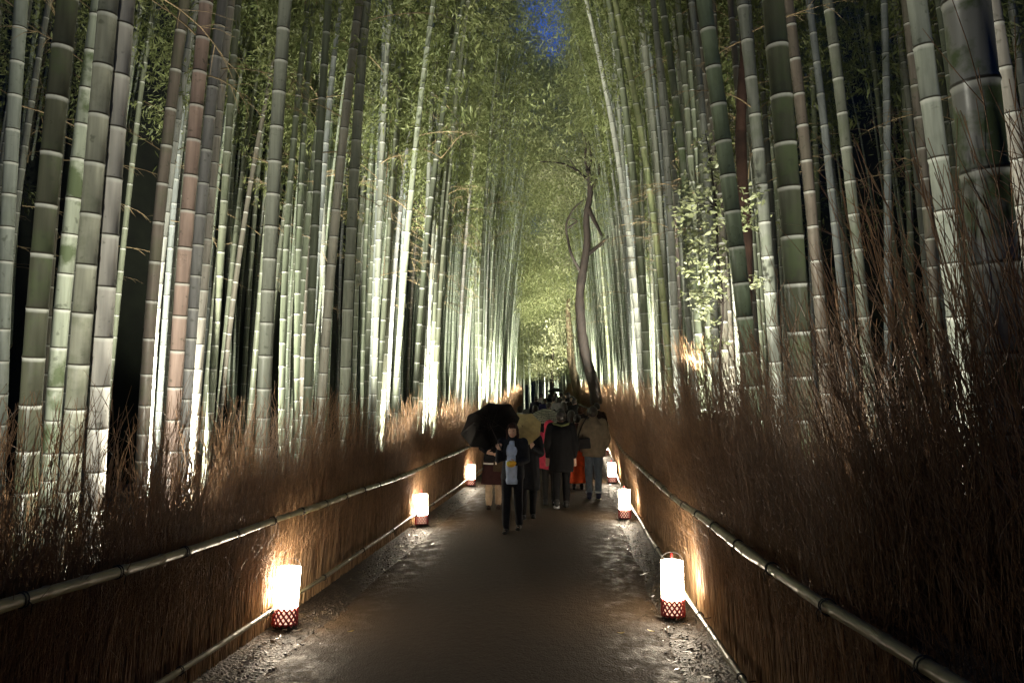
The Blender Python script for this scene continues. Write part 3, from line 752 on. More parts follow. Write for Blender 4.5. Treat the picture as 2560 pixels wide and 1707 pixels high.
for (x, y, tx, ty, tz, p, sz) in [(-4.6, 44, -1.5, 60, 7, 9000, 110), (1.2, 46, 1.0, 60, 7, 9000, 110), (3.0, 54, 2.5, 66, 9, 7000, 120), (-1.0, 58, .0, 70, 9, 8000, 120)]:
    spot('flood_or_fill_lamp', (x, y, gz(y) + .3), (tx, ty, tz), p * LK * 3.2, sz, color=(1, .98, .84))

# ------------------------------------------------------------------ brush fences
def brush_mesh(seed, L=1.5, H=1.45, n=1500, spread=.10, lean=0.0, wisp=1.0, thick=.22):
    rg = np.random.default_rng(seed); V = []; Fc = []
    def stick(pts, r0, r1):
        b = len(V); m = len(pts)
        for k, q in enumerate(pts):
            r = r0 + (r1 - r0) * k / (m - 1)
            V.append((q[0] + r, q[1], q[2])); V.append((q[0] - .5 * r, q[1] + .87 * r, q[2])); V.append((q[0] - .5 * r, q[1] - .87 * r, q[2]))
        for k in range(m - 1):
            for e in range(3):
                f = (e + 1) % 3; Fc.append((b + 3 * k + e, b + 3 * k + f, b + 3 * k + 3 + f, b + 3 * k + 3 + e))
    for i in range(n):
        x = -.03 - thick * rg.random() ** 1.3; y = rg.random() * L
        q_ = rg.random(); h = H * (rg.uniform(.55, .85) if q_ < .62 else (rg.uniform(.8, 1.0) if q_ < .85 else rg.uniform(1.0, 1.38)))
        d = np.array([rg.normal(0, .035), rg.normal(0, .07), 1.0]); p = np.array([x, y, -.02]); pts = [p.copy()]; ns = 5
        for k in range(ns):
            d = norm(d + np.array([rg.normal(lean * .30 * (p[2] > 1.0), .02 + .06 * (p[2] > 1.0)), rg.normal(0, .05 + .07 * (k > 2)), 0])); p = p + d * h / ns; pts.append(p.copy())
        stick(pts, rg.uniform(.0022, .0052), .0013)
        for q in range(int(rg.poisson(3.2 * wisp))):
            t = rg.uniform(.4, .98) * ns; k = min(int(t), ns - 1); s = pts[k] + (pts[k + 1] - pts[k]) * (t - k)
            dd = norm(d + rg.normal(0, .38, 3)); l = rg.uniform(.1, .34)
            e1 = s + dd * l * .5; dd = norm(dd + rg.normal(0, .2, 3) + np.array([0, 0, .15])); stick([s, e1, e1 + dd * l * .5], .0021, .0010)
    me = mesh_np('brush', V, Fc); me.materials.append(M_TWIG); return me
brL = [brush_mesh(300 + i, H=1.38, n=1300, lean=.25) for i in range(3)]
brR = [brush_mesh(320 + i, H=1.62, n=1450, lean=.50, wisp=1.6, thick=.3) for i in range(3)]
def wobz(y, seed): return .007 * math.sin(y * 1.1 + seed) + .004 * math.sin(y * 2.7)
def rail_pts(pixels, z, far):
    P = [at_z(px, py, z) for px, py in pixels]; return P
def pole(name, ys, xoff, z, r, parent, side, seed):
    """one long jointed bamboo rail following the fence"""
    rg = random.Random(seed); mb = MB(); pts = []; rad = []
    y = ys[0]; wob = 0
    while y < ys[1]:
        L = rg.uniform(.24, .36)
        for t, rf_ in ((0, 1.0), (.012, 1.14), (.03, 1.0), (.5 * L, .96), (L - .012, 1.0)):
            yy = y + t; X = xoff + cx(yy) + (bow(yy) if side > 0 else 0)
            zz = rail_h(side, z > .5, yy) + gz(yy) + wobz(yy, seed)
            pts.append((X + .004 * math.sin(yy * 2.1 + seed), yy, zz)); rad.append(r * rf_ * (1.14 - .30 * (((yy + seed) / 3.4) % 1)))
        y += L
    mb.tube(pts, rad, 12)
    return mb.build(name, M_RAILM, parent)
M_RAILM = simple('rail_bamboo', (.17, .145, .075), .36, .3, 3, spec=.6)
def fence(side, meshes, label):
    x0 = XL if side < 0 else XR; s = -side      # s: direction towards the path
    root = empty('brush_fence', (x0, 0, 0)); tag(root, label, 'fence', 'brush fences along the path')
    def child(o): o.parent = root; o.location = Vector(o.location) - root.location; return o
    Y = -1.2; i = 0; rr = random.Random(side + 9)
    while Y < 52:
        step = 1.32; a = math.atan2(-(cx(Y + step) - cx(Y) + (bow(Y + step) - bow(Y) if side > 0 else 0)), step)
        o = link('brush', meshes[i % 3]); o.location = (x0 - s * .06 + cx(Y) + (bow(Y + .7) if side > 0 else 0), Y, gz(Y)); 
        flip = rr.random() < .5
        o.rotation_euler = (math.atan2(gz(Y + step) - gz(Y), step), 0, a + (0 if s > 0 else math.pi))
        if s < 0: o.location.y = Y + 1.5
        k = rr.uniform(.93, 1.08) * (1 + (.22 if side > 0 else 0) * max(0, 1 - Y / 6)); o.scale = (1, 1, k)
        child(o); Y += step; i += 1
    # solid dark slab added inside the brush to block light
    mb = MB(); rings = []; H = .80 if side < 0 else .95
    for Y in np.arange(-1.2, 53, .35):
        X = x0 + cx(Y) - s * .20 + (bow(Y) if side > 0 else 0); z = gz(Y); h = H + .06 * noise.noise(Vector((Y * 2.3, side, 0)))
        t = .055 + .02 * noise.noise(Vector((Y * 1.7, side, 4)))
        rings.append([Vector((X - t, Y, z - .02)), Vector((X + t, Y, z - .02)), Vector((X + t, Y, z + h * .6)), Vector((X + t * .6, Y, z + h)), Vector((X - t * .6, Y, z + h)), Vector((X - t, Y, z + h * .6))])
    mb.ring_loft(rings); child(mb.build('light_block_core', M_BLOCKCORE))
    up = child(pole('upper_rail', (-1, 50), x0 + s * .02, .93, .027, None, side, 2 + side))
    lo = child(pole('lower_rail', (-1, 50), x0 + s * .03, .20, .019, None, side, 5 + side))
    Y = .4; n = 0
    while Y < 30:
        for rail, z, r, xo in ((up, .93, .031, s * .02), (lo, .20, .023, s * .03)):
            if n % 2 and rail is lo: continue
            X = x0 + xo + cx(Y) + (bow(Y) if side > 0 else 0); zz = rail_h(side, z > .5, Y) + gz(Y) + wobz(Y, 2 + side if rail is up else 5 + side)
            mb = MB()
            for dy in (-.012, .006):
                pts = [(X + (r + .001) * math.cos(a), Y + dy + .012 * math.sin(a * .5), zz + (r + .001) * math.sin(a)) for a in np.linspace(0, 6.283, 15)]
                mb.tube(pts, .0032, 5)
            mb.tube([(X + s * r, Y, zz), (X + s * (r + .012), Y + .01, zz - .02), (X + s * (r + .004), Y + .015, zz - .06)], .0025, 4)
            mb.tube([(X, Y, zz - r), (X - s * .08, Y, zz - r * .6)], .003, 4)
            t = mb.build('tie', M_CORD); t.parent = rail; t.location = -(Vector(root.location))
            t.matrix_parent_inverse = Matrix()
            t.location = -Vector(root.location) - Vector(rail.location)
        Y += .62 * rr.uniform(.9, 1.1); n += 1
fence(-1, brL, 'brush fence of packed brown twigs with bamboo rails on the left of the path')
fence(1, brR, 'taller brush fence of packed brown twigs with bamboo rails on the right of the path')

# ------------------------------------------------------------------ lanterns
M_PAPER = emit('lantern_paper', (1.0, .85, .64), 66)
M_RED = simple('red_lattice', (.30, .018, .022), .5, .2)
M_WIRE = simple('dark_wire', (.02, .012, .01), .5, .2)
M_GLOWRED = simple('red_knob', (.6, .03, .03), .4, .1)
M_WBASE = simple('lantern_foot', (.03, .022, .02), .6, .2)
def lantern_master():
    root = empty('paper_lantern'); r = .092
    n = 36
    mb = MB(); rings = []
    for z in (.150, .16, .30, .44, .452): rings.append([Vector((r * math.cos(2 * math.pi * k / n), r * math.sin(2 * math.pi * k / n), z)) for k in range(n)])
    rings.append([Vector((r * .6 * math.cos(2 * math.pi * k / n), r * .6 * math.sin(2 * math.pi * k / n), .452)) for k in range(n)])
    mb.ring_loft(rings); mb.build('paper_shade', M_PAPER, root)
    # lower glow behind the lattice, dimmer
    mb = MB(); mb.oval([(.03, 0, 0, r * .93, r * .93), (.148, 0, 0, r * .93, r * .93)], n); mb.build('paper_liner', M_LINER, root)
    # red lattice: crossing spiral slats with openings
    mb = MB()
    for sgn in (1, -1):
        for k in range(14):
            a0 = 2 * math.pi * k / 14
            pts = [((r + .001 * (sgn + 1)) * math.cos(a0 + sgn * t * 1.15), (r + .001 * (sgn + 1)) * math.sin(a0 + sgn * t * 1.15), .01 + .14 * t) for t in np.linspace(0, 1, 9)]
            mb.tube(pts, .0078, 4)
    mb.build('red_lattice', M_RED, root)
    mb = MB()
    for z in (.012, .150, .452):
        pts = [(r * 1.03 * math.cos(a), r * 1.03 * math.sin(a), z) for a in np.linspace(0, 2 * math.pi, n + 1)]; mb.tube(pts, .0035, 5, False)
    for k in range(4):
        a = 2 * math.pi * k / 4 + .55; x, y = r * 1.03 * math.cos(a), r * 1.03 * math.sin(a); mb.tube([(x * 1.01, y * 1.01, .01), (x * 1.01, y * 1.01, .452)], .0032, 5)
    mb.tube([(r * 1.03 * math.cos(t) , .0, .452 + .075 * math.sin(t)) for t in np.linspace(0, math.pi, 13)], .0022, 5)
    mb.build('wire_frame', M_WIRE, root)
    mb = MB(); mb.oval([(0, 0, 0, .098, .098), (.012, 0, 0, .098, .098), (.03, 0, 0, .088, .088)], n); mb.build('foot', M_WBASE, root)
    mb = MB(); mb.capsule((0, 0, .47), (0, .0, .515), .007, .004, 8); mb.build('red_knob', M_GLOWRED, root)
    return root
M_LINER = emit('lantern_liner', (1.0, .58, .42), 1.3)
LAN = [((1683, 1541), 0, 'nearest lantern on the right side, largest of all with red lattice foot'),
       ((711, 1564), 0, 'nearest lantern on the left side, leaning slightly against the lower rail'),
       ((1562, 1296), 0, 'second lantern from the camera on the right side'), ((1054, 1312), 0, 'second lantern from the camera on the left side'),
       ((1531, 1207), 0, 'third lantern from the camera on the right side'), ((1177, 1214), 0, 'third and farthest visible lantern on the left side beside the umbrella')]
lm = lantern_master(); first = True
def dup(src):
    c = src.copy(); col.objects.link(c)
    for ch in src.children:
        d = ch.copy(); col.objects.link(d); d.parent = c
    return c
tilts = [0.0, .05, -.02, .06, .03, -.02, .04, -.03]
def place_lantern(p, lab, i):
    global first
    o = lm if first else dup(lm); first = False
    o.location = p; o.rotation_euler = (0, tilts[i % 8], i * .7); tag(o, lab, 'lantern', 'paper lanterns along the path')
for i, (pp, a, lab) in enumerate(LAN):
    p = at_z(pp[0], pp[1] - 4, .015)
    p.z = gz(p.y) + .016
    for _ in range(4): p = at_z(pp[0], pp[1], gz(p.y) + .016)
    place_lantern(p, lab, i)
for k, (Y, s, lab) in enumerate([(21.6, 1, 'fourth lantern on the right, partly behind the man in beige'), (27, 1, 'small far lantern fifth on the right beyond the man in beige')]):
    x = (XR if s > 0 else XL) + cx(Y) - s * .16
    place_lantern(Vector((x, Y, gz(Y) + .016)), lab, 6 + k)

# ------------------------------------------------------------------ trees and shrubs
def limb(mb, pts, r0, r1, n=10, wob=.06, seed=0):
    rg = random.Random(seed); P = []; Rr = []
    pts = [Vector(p) for p in pts]; m = len(pts); steps = 5
    for i in range(m - 1):
        a = pts[max(i - 1, 0)]; b = pts[i]; c = pts[i + 1]; d = pts[min(i + 2, m - 1)]
        for s in range(steps):
            t = s / steps
            q = .5 * ((2 * b) + (c - a) * t + (2 * a - 5 * b + 4 * c - d) * t * t + (3 * b - a - 3 * c + d) * t ** 3)
            P.append(q); u = (i + t) / (m - 1); Rr.append((r0 + (r1 - r0) * u) * (1 + rg.uniform(-wob, wob)))
    P.append(pts[-1]); Rr.append(r1); mb.tube(P, Rr, n)
def leaf_clump(centers, per, rad, L, W, seed, flat=.6):
    rg = np.random.default_rng(seed); P = []; D = []
    for c in centers:
        c = np.array(c); q = c + rg.normal(0, 1, (per, 3)) * np.array([rad, rad, rad * flat]); P.append(q); D.append(norm(rg.normal(size=(per, 3)) + np.array([0, 0, -.3])))
    P = np.concatenate(P); D = np.concatenate(D); n = len(P)
    return leaves_at(P, D, L * rg.uniform(.7, 1.2, n), W * rg.uniform(.8, 1.2, n), rg)
# crooked dark tree
d = 24.5
tr = empty('tree', at(1487, 995, d)); tr.location.z = gz(tr.location.y) - .1
def rel(px, py, dd=0): return at(px, py, d + dd) - tr.location
mb = MB()
limb(mb, [rel(1492, 1010), rel(1484, 960), rel(1462, 880), rel(1452, 800), rel(1450, 730), rel(1462, 650), rel(1468, 600), rel(1466, 540), rel(1476, 480), rel(1470, 425)], .215, .085, 14, .07, 1)
mb.build('trunk', M_BARK, tr)
for k, (pts, r0) in enumerate([([rel(1470, 520), rel(1490, 560, -.3), rel(1505, 590, -.5)], .10), ([rel(1472, 480), rel(1488, 458), rel(1498, 425), rel(1500, 395)], .085), ([rel(1470, 430), rel(1462, 395), rel(1466, 360), rel(1455, 330)], .05), ([rel(1440, 425, .5), rel(1425, 400, .6), rel(1400, 385, .8)], .025),
    ([rel(1464, 640), rel(1490, 620), rel(1512, 600), rel(1530, 580)], .085), ([rel(1470, 450), rel(1440, 425, .5), rel(1400, 408, 1), rel(1345, 404, 1)], .05),
    ([rel(1452, 680), rel(1430, 640, -.3), rel(1420, 600), rel(1416, 560), rel(1436, 520), rel(1460, 500)], .06), ([rel(1420, 570), rel(1442, 552), rel(1418, 545)], .04),
    ([rel(1468, 430), rel(1478, 395), rel(1470, 350)], .06)]):
    mb = MB(); limb(mb, pts, r0, r0 * .35, 8, .08, k); mb.build('branch', M_BARK, tr)
cs = [rel(x, y, dz) for x, y, dz in [(1420, 440, 1), (1395, 430, 1), (1445, 455, 0), (1500, 440, 1), (1480, 400, 0), (1370, 420, 2), (1350, 440, 1), (1440, 400, 1), (1400, 560, 2), (1390, 590, 2), (1380, 630, 3), (1415, 660, 2), (1355, 600, 3), (1470, 370, 1), (1520, 560, 1), (1425, 510, 2), (1405, 500, 2)]]
V, Fc = leaf_clump(cs, 190, .30, .11, .024, 5)
me = mesh_np('crown', V, Fc, smooth=False); link('crown', me, M_TREELEAF, tr)
tag(tr, 'crooked dark-barked tree rising at the far right side of the path', 'tree')
# tan trunk beyond
d = 40
tr = empty('tree', at(1450, 1000, d)); tr.location.z = gz(tr.location.y) - .1
mb = MB(); limb(mb, [rel(1452, 1010), rel(1440, 960), rel(1428, 900), rel(1424, 840), rel(1420, 780), rel(1422, 745)], .30, .10, 10, .06, 3); mb.build('trunk', M_BARKTAN, tr)
mb = MB(); limb(mb, [rel(1430, 830), rel(1440, 850), rel(1448, 858)], .03, .015, 6); mb.build('branch', M_BARK, tr)
V, Fc = leaf_clump([rel(1405, 800), rel(1395, 840), rel(1430, 735), rel(1400, 870), rel(1440, 760), rel(1385, 820)], 300, .5, .16, .035, 6); link('crown', mesh_np('crown', V, Fc, smooth=False), M_TREELEAF, tr)
tag(tr, 'pale tan tapering trunk left of the crooked dark tree', 'tree')
# small lit tree at the end of the path
d = 46
tr = empty('tree', at(1381, 985, d)); tr.location.z = gz(tr.location.y) - .1
mb = MB(); limb(mb, [rel(1382, 1000), rel(1380, 950), rel(1381, 900), rel(1383, 870)], .16, .08, 8); mb.build('trunk', M_BARK, tr)
V, Fc = leaf_clump([rel(x, y, dz) for x, y, dz in [(1365, 912, 0), (1350, 906, 0), (1380, 908, -.5), (1375, 925, 0), (1390, 912, 0), (1345, 920, .5), (1365, 875, 0), (1385, 868, 0), (1400, 872, 0), (1350, 870, 0), (1410, 885, 0), (1375, 945, 0)]], 220, .36, .15, .05, 8, .45)
link('crown', mesh_np('crown', V, Fc, smooth=False), M_TREELEAF, tr)
tag(tr, 'small tree with whitish lit leaves at the end of the path', 'tree')
# red-brown trunk on the right
d = 8.6
tr = empty('tree', at(1868, 1030, d)); tr.location.z = gz(tr.location.y) - .1
mb = MB(); limb(mb, [rel(1866, 1400), rel(1868, 1000), rel(1866, 800), rel(1866, 600), rel(1856, 440), rel(1852, 300), rel(1862, 120), rel(1858, -60), rel(1850, -500), rel(1860, -1100)], .085, .05, 14, .09, 4); mb.build('trunk', M_BARKRED, tr)
for k in range(3):
    mb = MB(); limb(mb, [rel(1856, -500 - 200 * k), rel(1800 + 100 * k, -700 - 200 * k), rel(1770 + 150 * k, -850 - 200 * k, 1)], .04, .015, 8, .05, k); mb.build('branch', M_BARKRED, tr)
V, Fc = leaf_clump([rel(1800 + 90 * k, -900 - 130 * k, .5 * k) for k in range(4)], 300, .5, .09, .02, 12); link('crown', mesh_np('crown', V, Fc, smooth=False), M_TREELEAF, tr)
tag(tr, 'red-brown rough tree trunk standing among the right bamboos', 'tree')
# bright leafy shrub
d = 6.7
tr = empty('shrub', at(1800, 1030, d)); tr.location.z = gz(tr.location.y) - .05
mb = MB(); rs = random.Random(4); tips = []
stem = [rel(1815, 1150), rel(1806, 1000), rel(1800, 880), rel(1808, 760), rel(1795, 640), rel(1790, 520), rel(1775, 400), rel(1765, 340)]
limb(mb, stem, .014, .005, 6)
SH = [(1722, 470), (1690, 510), (1705, 530), (1740, 500), (1760, 480), (1780, 520), (1745, 560), (1715, 575), (1770, 590), (1790, 560), (1735, 640), (1725, 665), (1750, 690), (1770, 665), (1800, 690), (1812, 660), (1740, 720), (1735, 745), (1770, 740), (1790, 730), (1760, 770), (1775, 800), (1790, 850), (1770, 860), (1765, 350), (1785, 385), (1770, 420), (1790, 450), (1870, 560), (1880, 490), (1860, 520), (1890, 700), (1895, 560), (1800, 620), (1725, 610), (1755, 620), (1820, 480), (1800, 430)]
for (sx, sy) in SH:
    e = rel(sx, sy, rs.uniform(-.35, .35)); k = min(range(len(stem)), key=lambda j: (stem[j] - e).length); b = stem[k]
    md = (b + e) / 2 + Vector((0, 0, .04)); limb(mb, [b, md, e], .005, .002, 4); tips.append(e)
mb.build('stem', M_BARK, tr)
# leaves with midrib fold
Vv = []; Ff = []; rg = np.random.default_rng(4)
for e in tips:
    for q in range(26):
        c = np.array(e) + rg.normal(0, 1, 3) * np.array([.06, .06, .045]); D = norm(rg.normal(size=3) * np.array([1, 1, .5]) + np.array([0, 0, -.2])); S = norm(np.cross(D, rg.normal(size=3) * .5 + np.array([0, 0, 1]))); U = np.cross(D, S); L = rg.uniform(.05, .088); W = L * .23; b = len(Vv)
        Vv += [c, c + D * L * .3 + S * W + U * .006, c + D * L * .7 + S * W * .7 + U * .004, c + D * L, c + D * L * .7 - S * W * .7 + U * .004, c + D * L * .3 - S * W + U * .006, c + D * L * .5 - U * .004]
        Ff += [(b, b + 1, b + 2, b + 6), (b + 6, b + 2, b + 3, b + 4), (b, b + 6, b + 4, b + 5)]
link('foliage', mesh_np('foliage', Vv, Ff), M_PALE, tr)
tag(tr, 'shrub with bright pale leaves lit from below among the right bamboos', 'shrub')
spot('flood_or_fill_lamp', tr.location + Vector((-.40, -1.15, 2.15)), tr.location + Vector((-.12, .0, 3.1)), 420, 80)  # added spot to brighten the shrub leaves

# ------------------------------------------------------------------ people and what they carry
_cm = {}
def cloth(c, rough=.8, name='cloth'):
    k = (name, tuple(c), rough)
    if k not in _cm: _cm[k] = simple(name, c, rough, .18, 14, .25, bscale=120, spec=.12)
    return _cm[k]
M_SKIN = simple('skin', (.50, .31, .22), .5, .06, 20)
M_HAIR = simple('hair', (.018, .012, .009), .45, .3, 40)
M_SHOE = simple('shoe', (.02, .02, .02), .5, .2)
M_EYE = simple('eye', (.01, .008, .008), .2, .1)
M_LIP = simple('lips', (.42, .12, .10), .4, .1)
def ground_at(px, py):
    p = at_z(px, py, 0)
    for _ in range(6): p = at_z(px, py, gz(p.y) + .02)
    return p
def stand_at(px, d):
    p = at(px, 1035, d); return Vector((p.x, p.y, gz(p.y) + .02))
def hand(mb, w, d, side, curl=.5):
    """palm, four fingers of unequal length with two bends, thumb from the side; w wrist, d direction, side = +-1"""
    d = Vector(d).normalized(); a = Vector((0, 1, 0)) if abs(d.y) < .8 else Vector((0, 0, 1))
    u = d.cross(a).normalized(); v = u.cross(d).normalized()      # u across the palm, v palm normal
    c = Vector(w) + d * .045
    for k in (-.024, -.008, .008, .024): mb.capsule(Vector(w) + u * k * .7 + d * .01, Vector(w) + d * .085 + u * k, .0125, .0105, 8)
    for k, L in ((-.027, .055), (-.009, .068), (.009, .074), (.027, .066)):
        p = Vector(w) + d * .088 + u * k; q = (d * math.cos(curl) + v * math.sin(curl)); p1 = p + q * L * .5
        q2 = (d * math.cos(curl * 2.1) + v * math.sin(curl * 2.1)); p2 = p1 + q2 * L * .5
        mb.capsule(p, p1, .0092, .0086, 8); mb.capsule(p1, p2, .0086, .0074, 8)
    t0 = Vector(w) + d * .03 + u * side * .022; t1 = t0 + (d * .6 + u * side * .75 + v * .3).normalized() * .038; t2 = t1 + (d * .9 + u * side * .1 + v * .5).normalized() * .030
    mb.capsule(t0, t1, .0115, .010, 8); mb.capsule(t1, t2, .010, .008, 8)
def person(label, loc, h=1.65, rz=0.0, top=(.02, .02, .022), bottom=(.02, .02, .025), shoe=(.02, .02, .02), kind='trousers', stride=.0, arms=None,
           hair='short', vox=.014, group='people walking between the fences', hem=.80, bulk=1.0, haircol=None, hood=None, hvox=None, sole=None, lift=0.0, leg_c=None):
    root = empty('person', loc, rz); k = h / 1.66; root.scale = (k, k, k)
    tag(root, label, 'person', group)
    A = arms or {}
    sh = {-1: Vector((-.175, .0, 1.375)), 1: Vector((.175, .0, 1.375))}
    el = {-1: Vector(A.get('el_l', (-.235, .03, 1.10))), 1: Vector(A.get('el_r', (.235, .03, 1.10)))}
    wr = {-1: Vector(A.get('wr_l', (-.235, -.06, .86))), 1: Vector(A.get('wr_r', (.235, -.06, .86)))}
    hd = {-1: Vector(A.get('hd_l', (0, -.15, -1))), 1: Vector(A.get('hd_r', (0, -.15, -1)))}
    fy = {-1: -stride, 1: stride}                    # left foot forward
    hip = {s: Vector((s * .085, 0, .88)) for s in (-1, 1)}
    an = {s: Vector((s * .085, fy[s], .085 + (lift if fy[s] > 0 else 0))) for s in (-1, 1)}
    kn = {s: (hip[s] + an[s]) / 2 + Vector((0, -.03 - abs(stride) * .18, .015)) for s in (-1, 1)}
    # body: one continuous surface
    mb = MB()
    hc = Vector((0, -.012, 1.545))
    mb.ell(hc, (.074, .090, .108), 20); mb.ell(hc + Vector((0, -.020, -.045)), (.056, .066, .062), 16)
    if hvox:
        mb.capsule(hc + Vector((0, -.088, .012)), hc + Vector((0, -.104, -.022)), .007, .012, 8)       # nose
        mb.capsule(hc + Vector((-.022, -.083, -.056)), hc + Vector((.022, -.083, -.056)), .007, .007, 8)   # mouth
        mb.capsule(hc + Vector((-.045, -.072, .026)), hc + Vector((.045, -.072, .026)), .010, .010, 8)     # brow
        mb.ell(hc + Vector((0, -.078, -.088)), (.018, .014, .014), 8)
    for s in (-1, 1): mb.ell(hc + Vector((s * .075, .008, -.008)), (.010, .018, .028), 8)
    mb.capsule((0, .012, 1.36), (0, .0, 1.49), .056, .048, 12)
    mb.capsule((-.13, .005, 1.365), (.13, .005, 1.365), .052, .052, 12)
    mb.oval([(.84, 0, 0, .05, .04), (.87, 0, 0, .135, .09), (.95, 0, 0, .150, .10), (1.06, 0, 0, .122, .085), (1.22, 0, 0, .142, .10), (1.33, 0, .0, .15, .09), (1.40, 0, .005, .07, .05)], 18)
    for s in (-1, 1):
        mb.capsule(sh[s], el[s], .044, .036); mb.capsule(el[s], wr[s], .036, .024)
        hand(mb, wr[s], hd[s], -s, A.get('curl_l' if s < 0 else 'curl_r', .35))
        mb.capsule(hip[s], kn[s], .080, .052); mb.capsule(kn[s], an[s], .053, .034)
        mb.capsule(an[s] + Vector((0, .03, -.04)), an[s] + Vector((0, -.12, -.045)), .032, .028)
    mb.remesh('body', M_SKIN, root, vox=(hvox or vox) , sm=2)
    if hvox:
        for s in (-1, 1):
            m2 = MB(); m2.ell(hc + Vector((s * .030, -.083, .004)), (.011, .006, .0055), 10); m2.build('eye', M_EYE, root)
        m2 = MB(); m2.capsule(hc + Vector((-.018, -.091, -.056)), hc + Vector((.018, -.091, -.056)), .0045, .0045, 8); m2.build('lips', M_LIP, root)
    # hair
    mb = MB(); hm = M_HAIR if haircol is None else cloth(haircol, .5, 'hair')
    if hood is None:
        mb.ell(hc + Vector((0, .020, .022)), (.088, .094, .108), 18); mb.ell(hc + Vector((0, -.040, .078)), (.070, .052, .036), 14)
        if hair in ('long', 'bob'):
            zb = 1.33 if hair == 'long' else 1.43
            mb.oval([(zb, 0, .045, .085, .045), (zb + .08, 0, .04, .100, .06), (1.56, 0, .03, .092, .085), (1.62, 0, .02, .06, .06)], 16)
            for s in (-1, 1): mb.capsule(hc + Vector((s * .078, -.03, .03)), (s * .084, -.015, zb + .04), .020, .017)
            if hvox:
                for q in (-.045, -.02, .005, .03, .05): mb.capsule(hc + Vector((q * .8, -.070, .085)), hc + Vector((q * 1.15, -.090, .040)), .016, .008, 8)
        if hair == 'bun': mb.ell(hc + Vector((0, .09, .07)), (.045, .04, .045), 12)
        mb.remesh('hair', hm, root, vox=max(.007, vox * .7), sm=1, folds=.006, fs=30)
    else:
        mb.ell(hc + Vector((0, .022, .022)), (.110, .115, .125), 18); mb.oval([(1.36, 0, .03, .13, .10), (1.46, 0, .03, .11, .10), (1.56, 0, .03, .10, .10)], 16)
        mb.remesh('hood', cloth(hood), root, vox=vox, sm=2, folds=.006)
    # trousers, skirt or bare lower legs
    bm_ = cloth(bottom)
    mb = MB(); mb.oval([(.80, 0, 0, .14, .10), (.86, 0, 0, .168, .125), (.95, 0, 0, .165, .118), (1.04, 0, 0, .142, .105)], 20)
    for s in (-1, 1): mb.capsule(hip[s], kn[s], .094, .070); mb.capsule(kn[s], an[s] + Vector((0, 0, .03)), .070, .056)
    if kind == 'skirt':
        mb = MB(); mb.oval([(.44, 0, 0, .245, .19), (.62, 0, 0, .215, .165), (.86, 0, 0, .175, .13), (1.02, 0, 0, .140, .10)], 22)
        for s in (-1, 1): pass
    elif kind == 'long':
        mb = MB(); mb.oval([(.16, 0, 0, .225, .19), (.45, 0, 0, .21, .165), (.86, 0, 0, .18, .13), (1.02, 0, 0, .145, .11)], 22)
    mb.remesh('skirt' if kind in ('skirt', 'long') else 'trousers', bm_, root, vox=vox, sm=3, folds=.012)
    if kind == 'skirt' and leg_c:
        mb = MB()
        for s in (-1, 1): mb.capsule(kn[s] + Vector((0, 0, -.08)), an[s] + Vector((0, 0, .02)), .060, .052)
        for s in (-1, 1):
            m2 = MB(); m2.capsule(kn[s] + Vector((0, 0, -.10)), an[s] + Vector((0, 0, .03)), .066, .062); m2.remesh('boot_shaft', cloth(leg_c, .95), root, vox=vox * .8, sm=2, folds=.008, fs=25)
        mb.bm.free()
    # jacket
    b = bulk
    mb = MB(); mb.oval([(hem, 0, 0, .175 * b, .135 * b), (hem + .04, 0, 0, .185 * b, .145 * b), (1.06, 0, 0, .165 * b, .130 * b), (1.22, 0, .005, .175 * b, .135 * b), (1.33, 0, .01, .165 * b, .115 * b), (1.42, 0, .012, .10, .08), (1.475, 0, .012, .072, .066)], 22)
    mb.capsule((-.15, .008, 1.37), (.15, .008, 1.37), .066, .066)
    for s in (-1, 1):
        mb.capsule(sh[s], el[s], .070 * b, .058 * b); mb.capsule(el[s], wr[s] + (el[s] - wr[s]).normalized() * .02, .058 * b, .043)
    mb.remesh('coat', cloth(top), root, vox=vox, sm=3, folds=.014)
    # shoes
    for s in (-1, 1):
        mb = MB(); a = an[s]
        mb.capsule(a + Vector((0, .045, -.038)), a + Vector((0, -.10, -.045)), .043, .038); mb.ell(a + Vector((0, -.12, -.055)), (.046, .07, .03), 12); mb.capsule(a + Vector((0, .02, .02)), a + Vector((0, .02, -.03)), .05, .046)
        so = mb.remesh('shoe', cloth(shoe, .5, 'shoe'), root, vox=vox * .7, sm=1)
        if sole:
            mb = MB(); mb.oval([(a.z - .105, a.x, a.y - .035, .050, .130), (a.z - .078, a.x, a.y - .035, .052, .132)], 18); mb.build('sole', cloth(sole, .5, 'sole'), so)
    return root
def in_person(root, v):
    return root.matrix_local @ Vector(v) if False else Vector(root.location) + Matrix.Rotation(root.rotation_euler.z, 3, 'Z') @ (Vector(v) * root.scale[0])
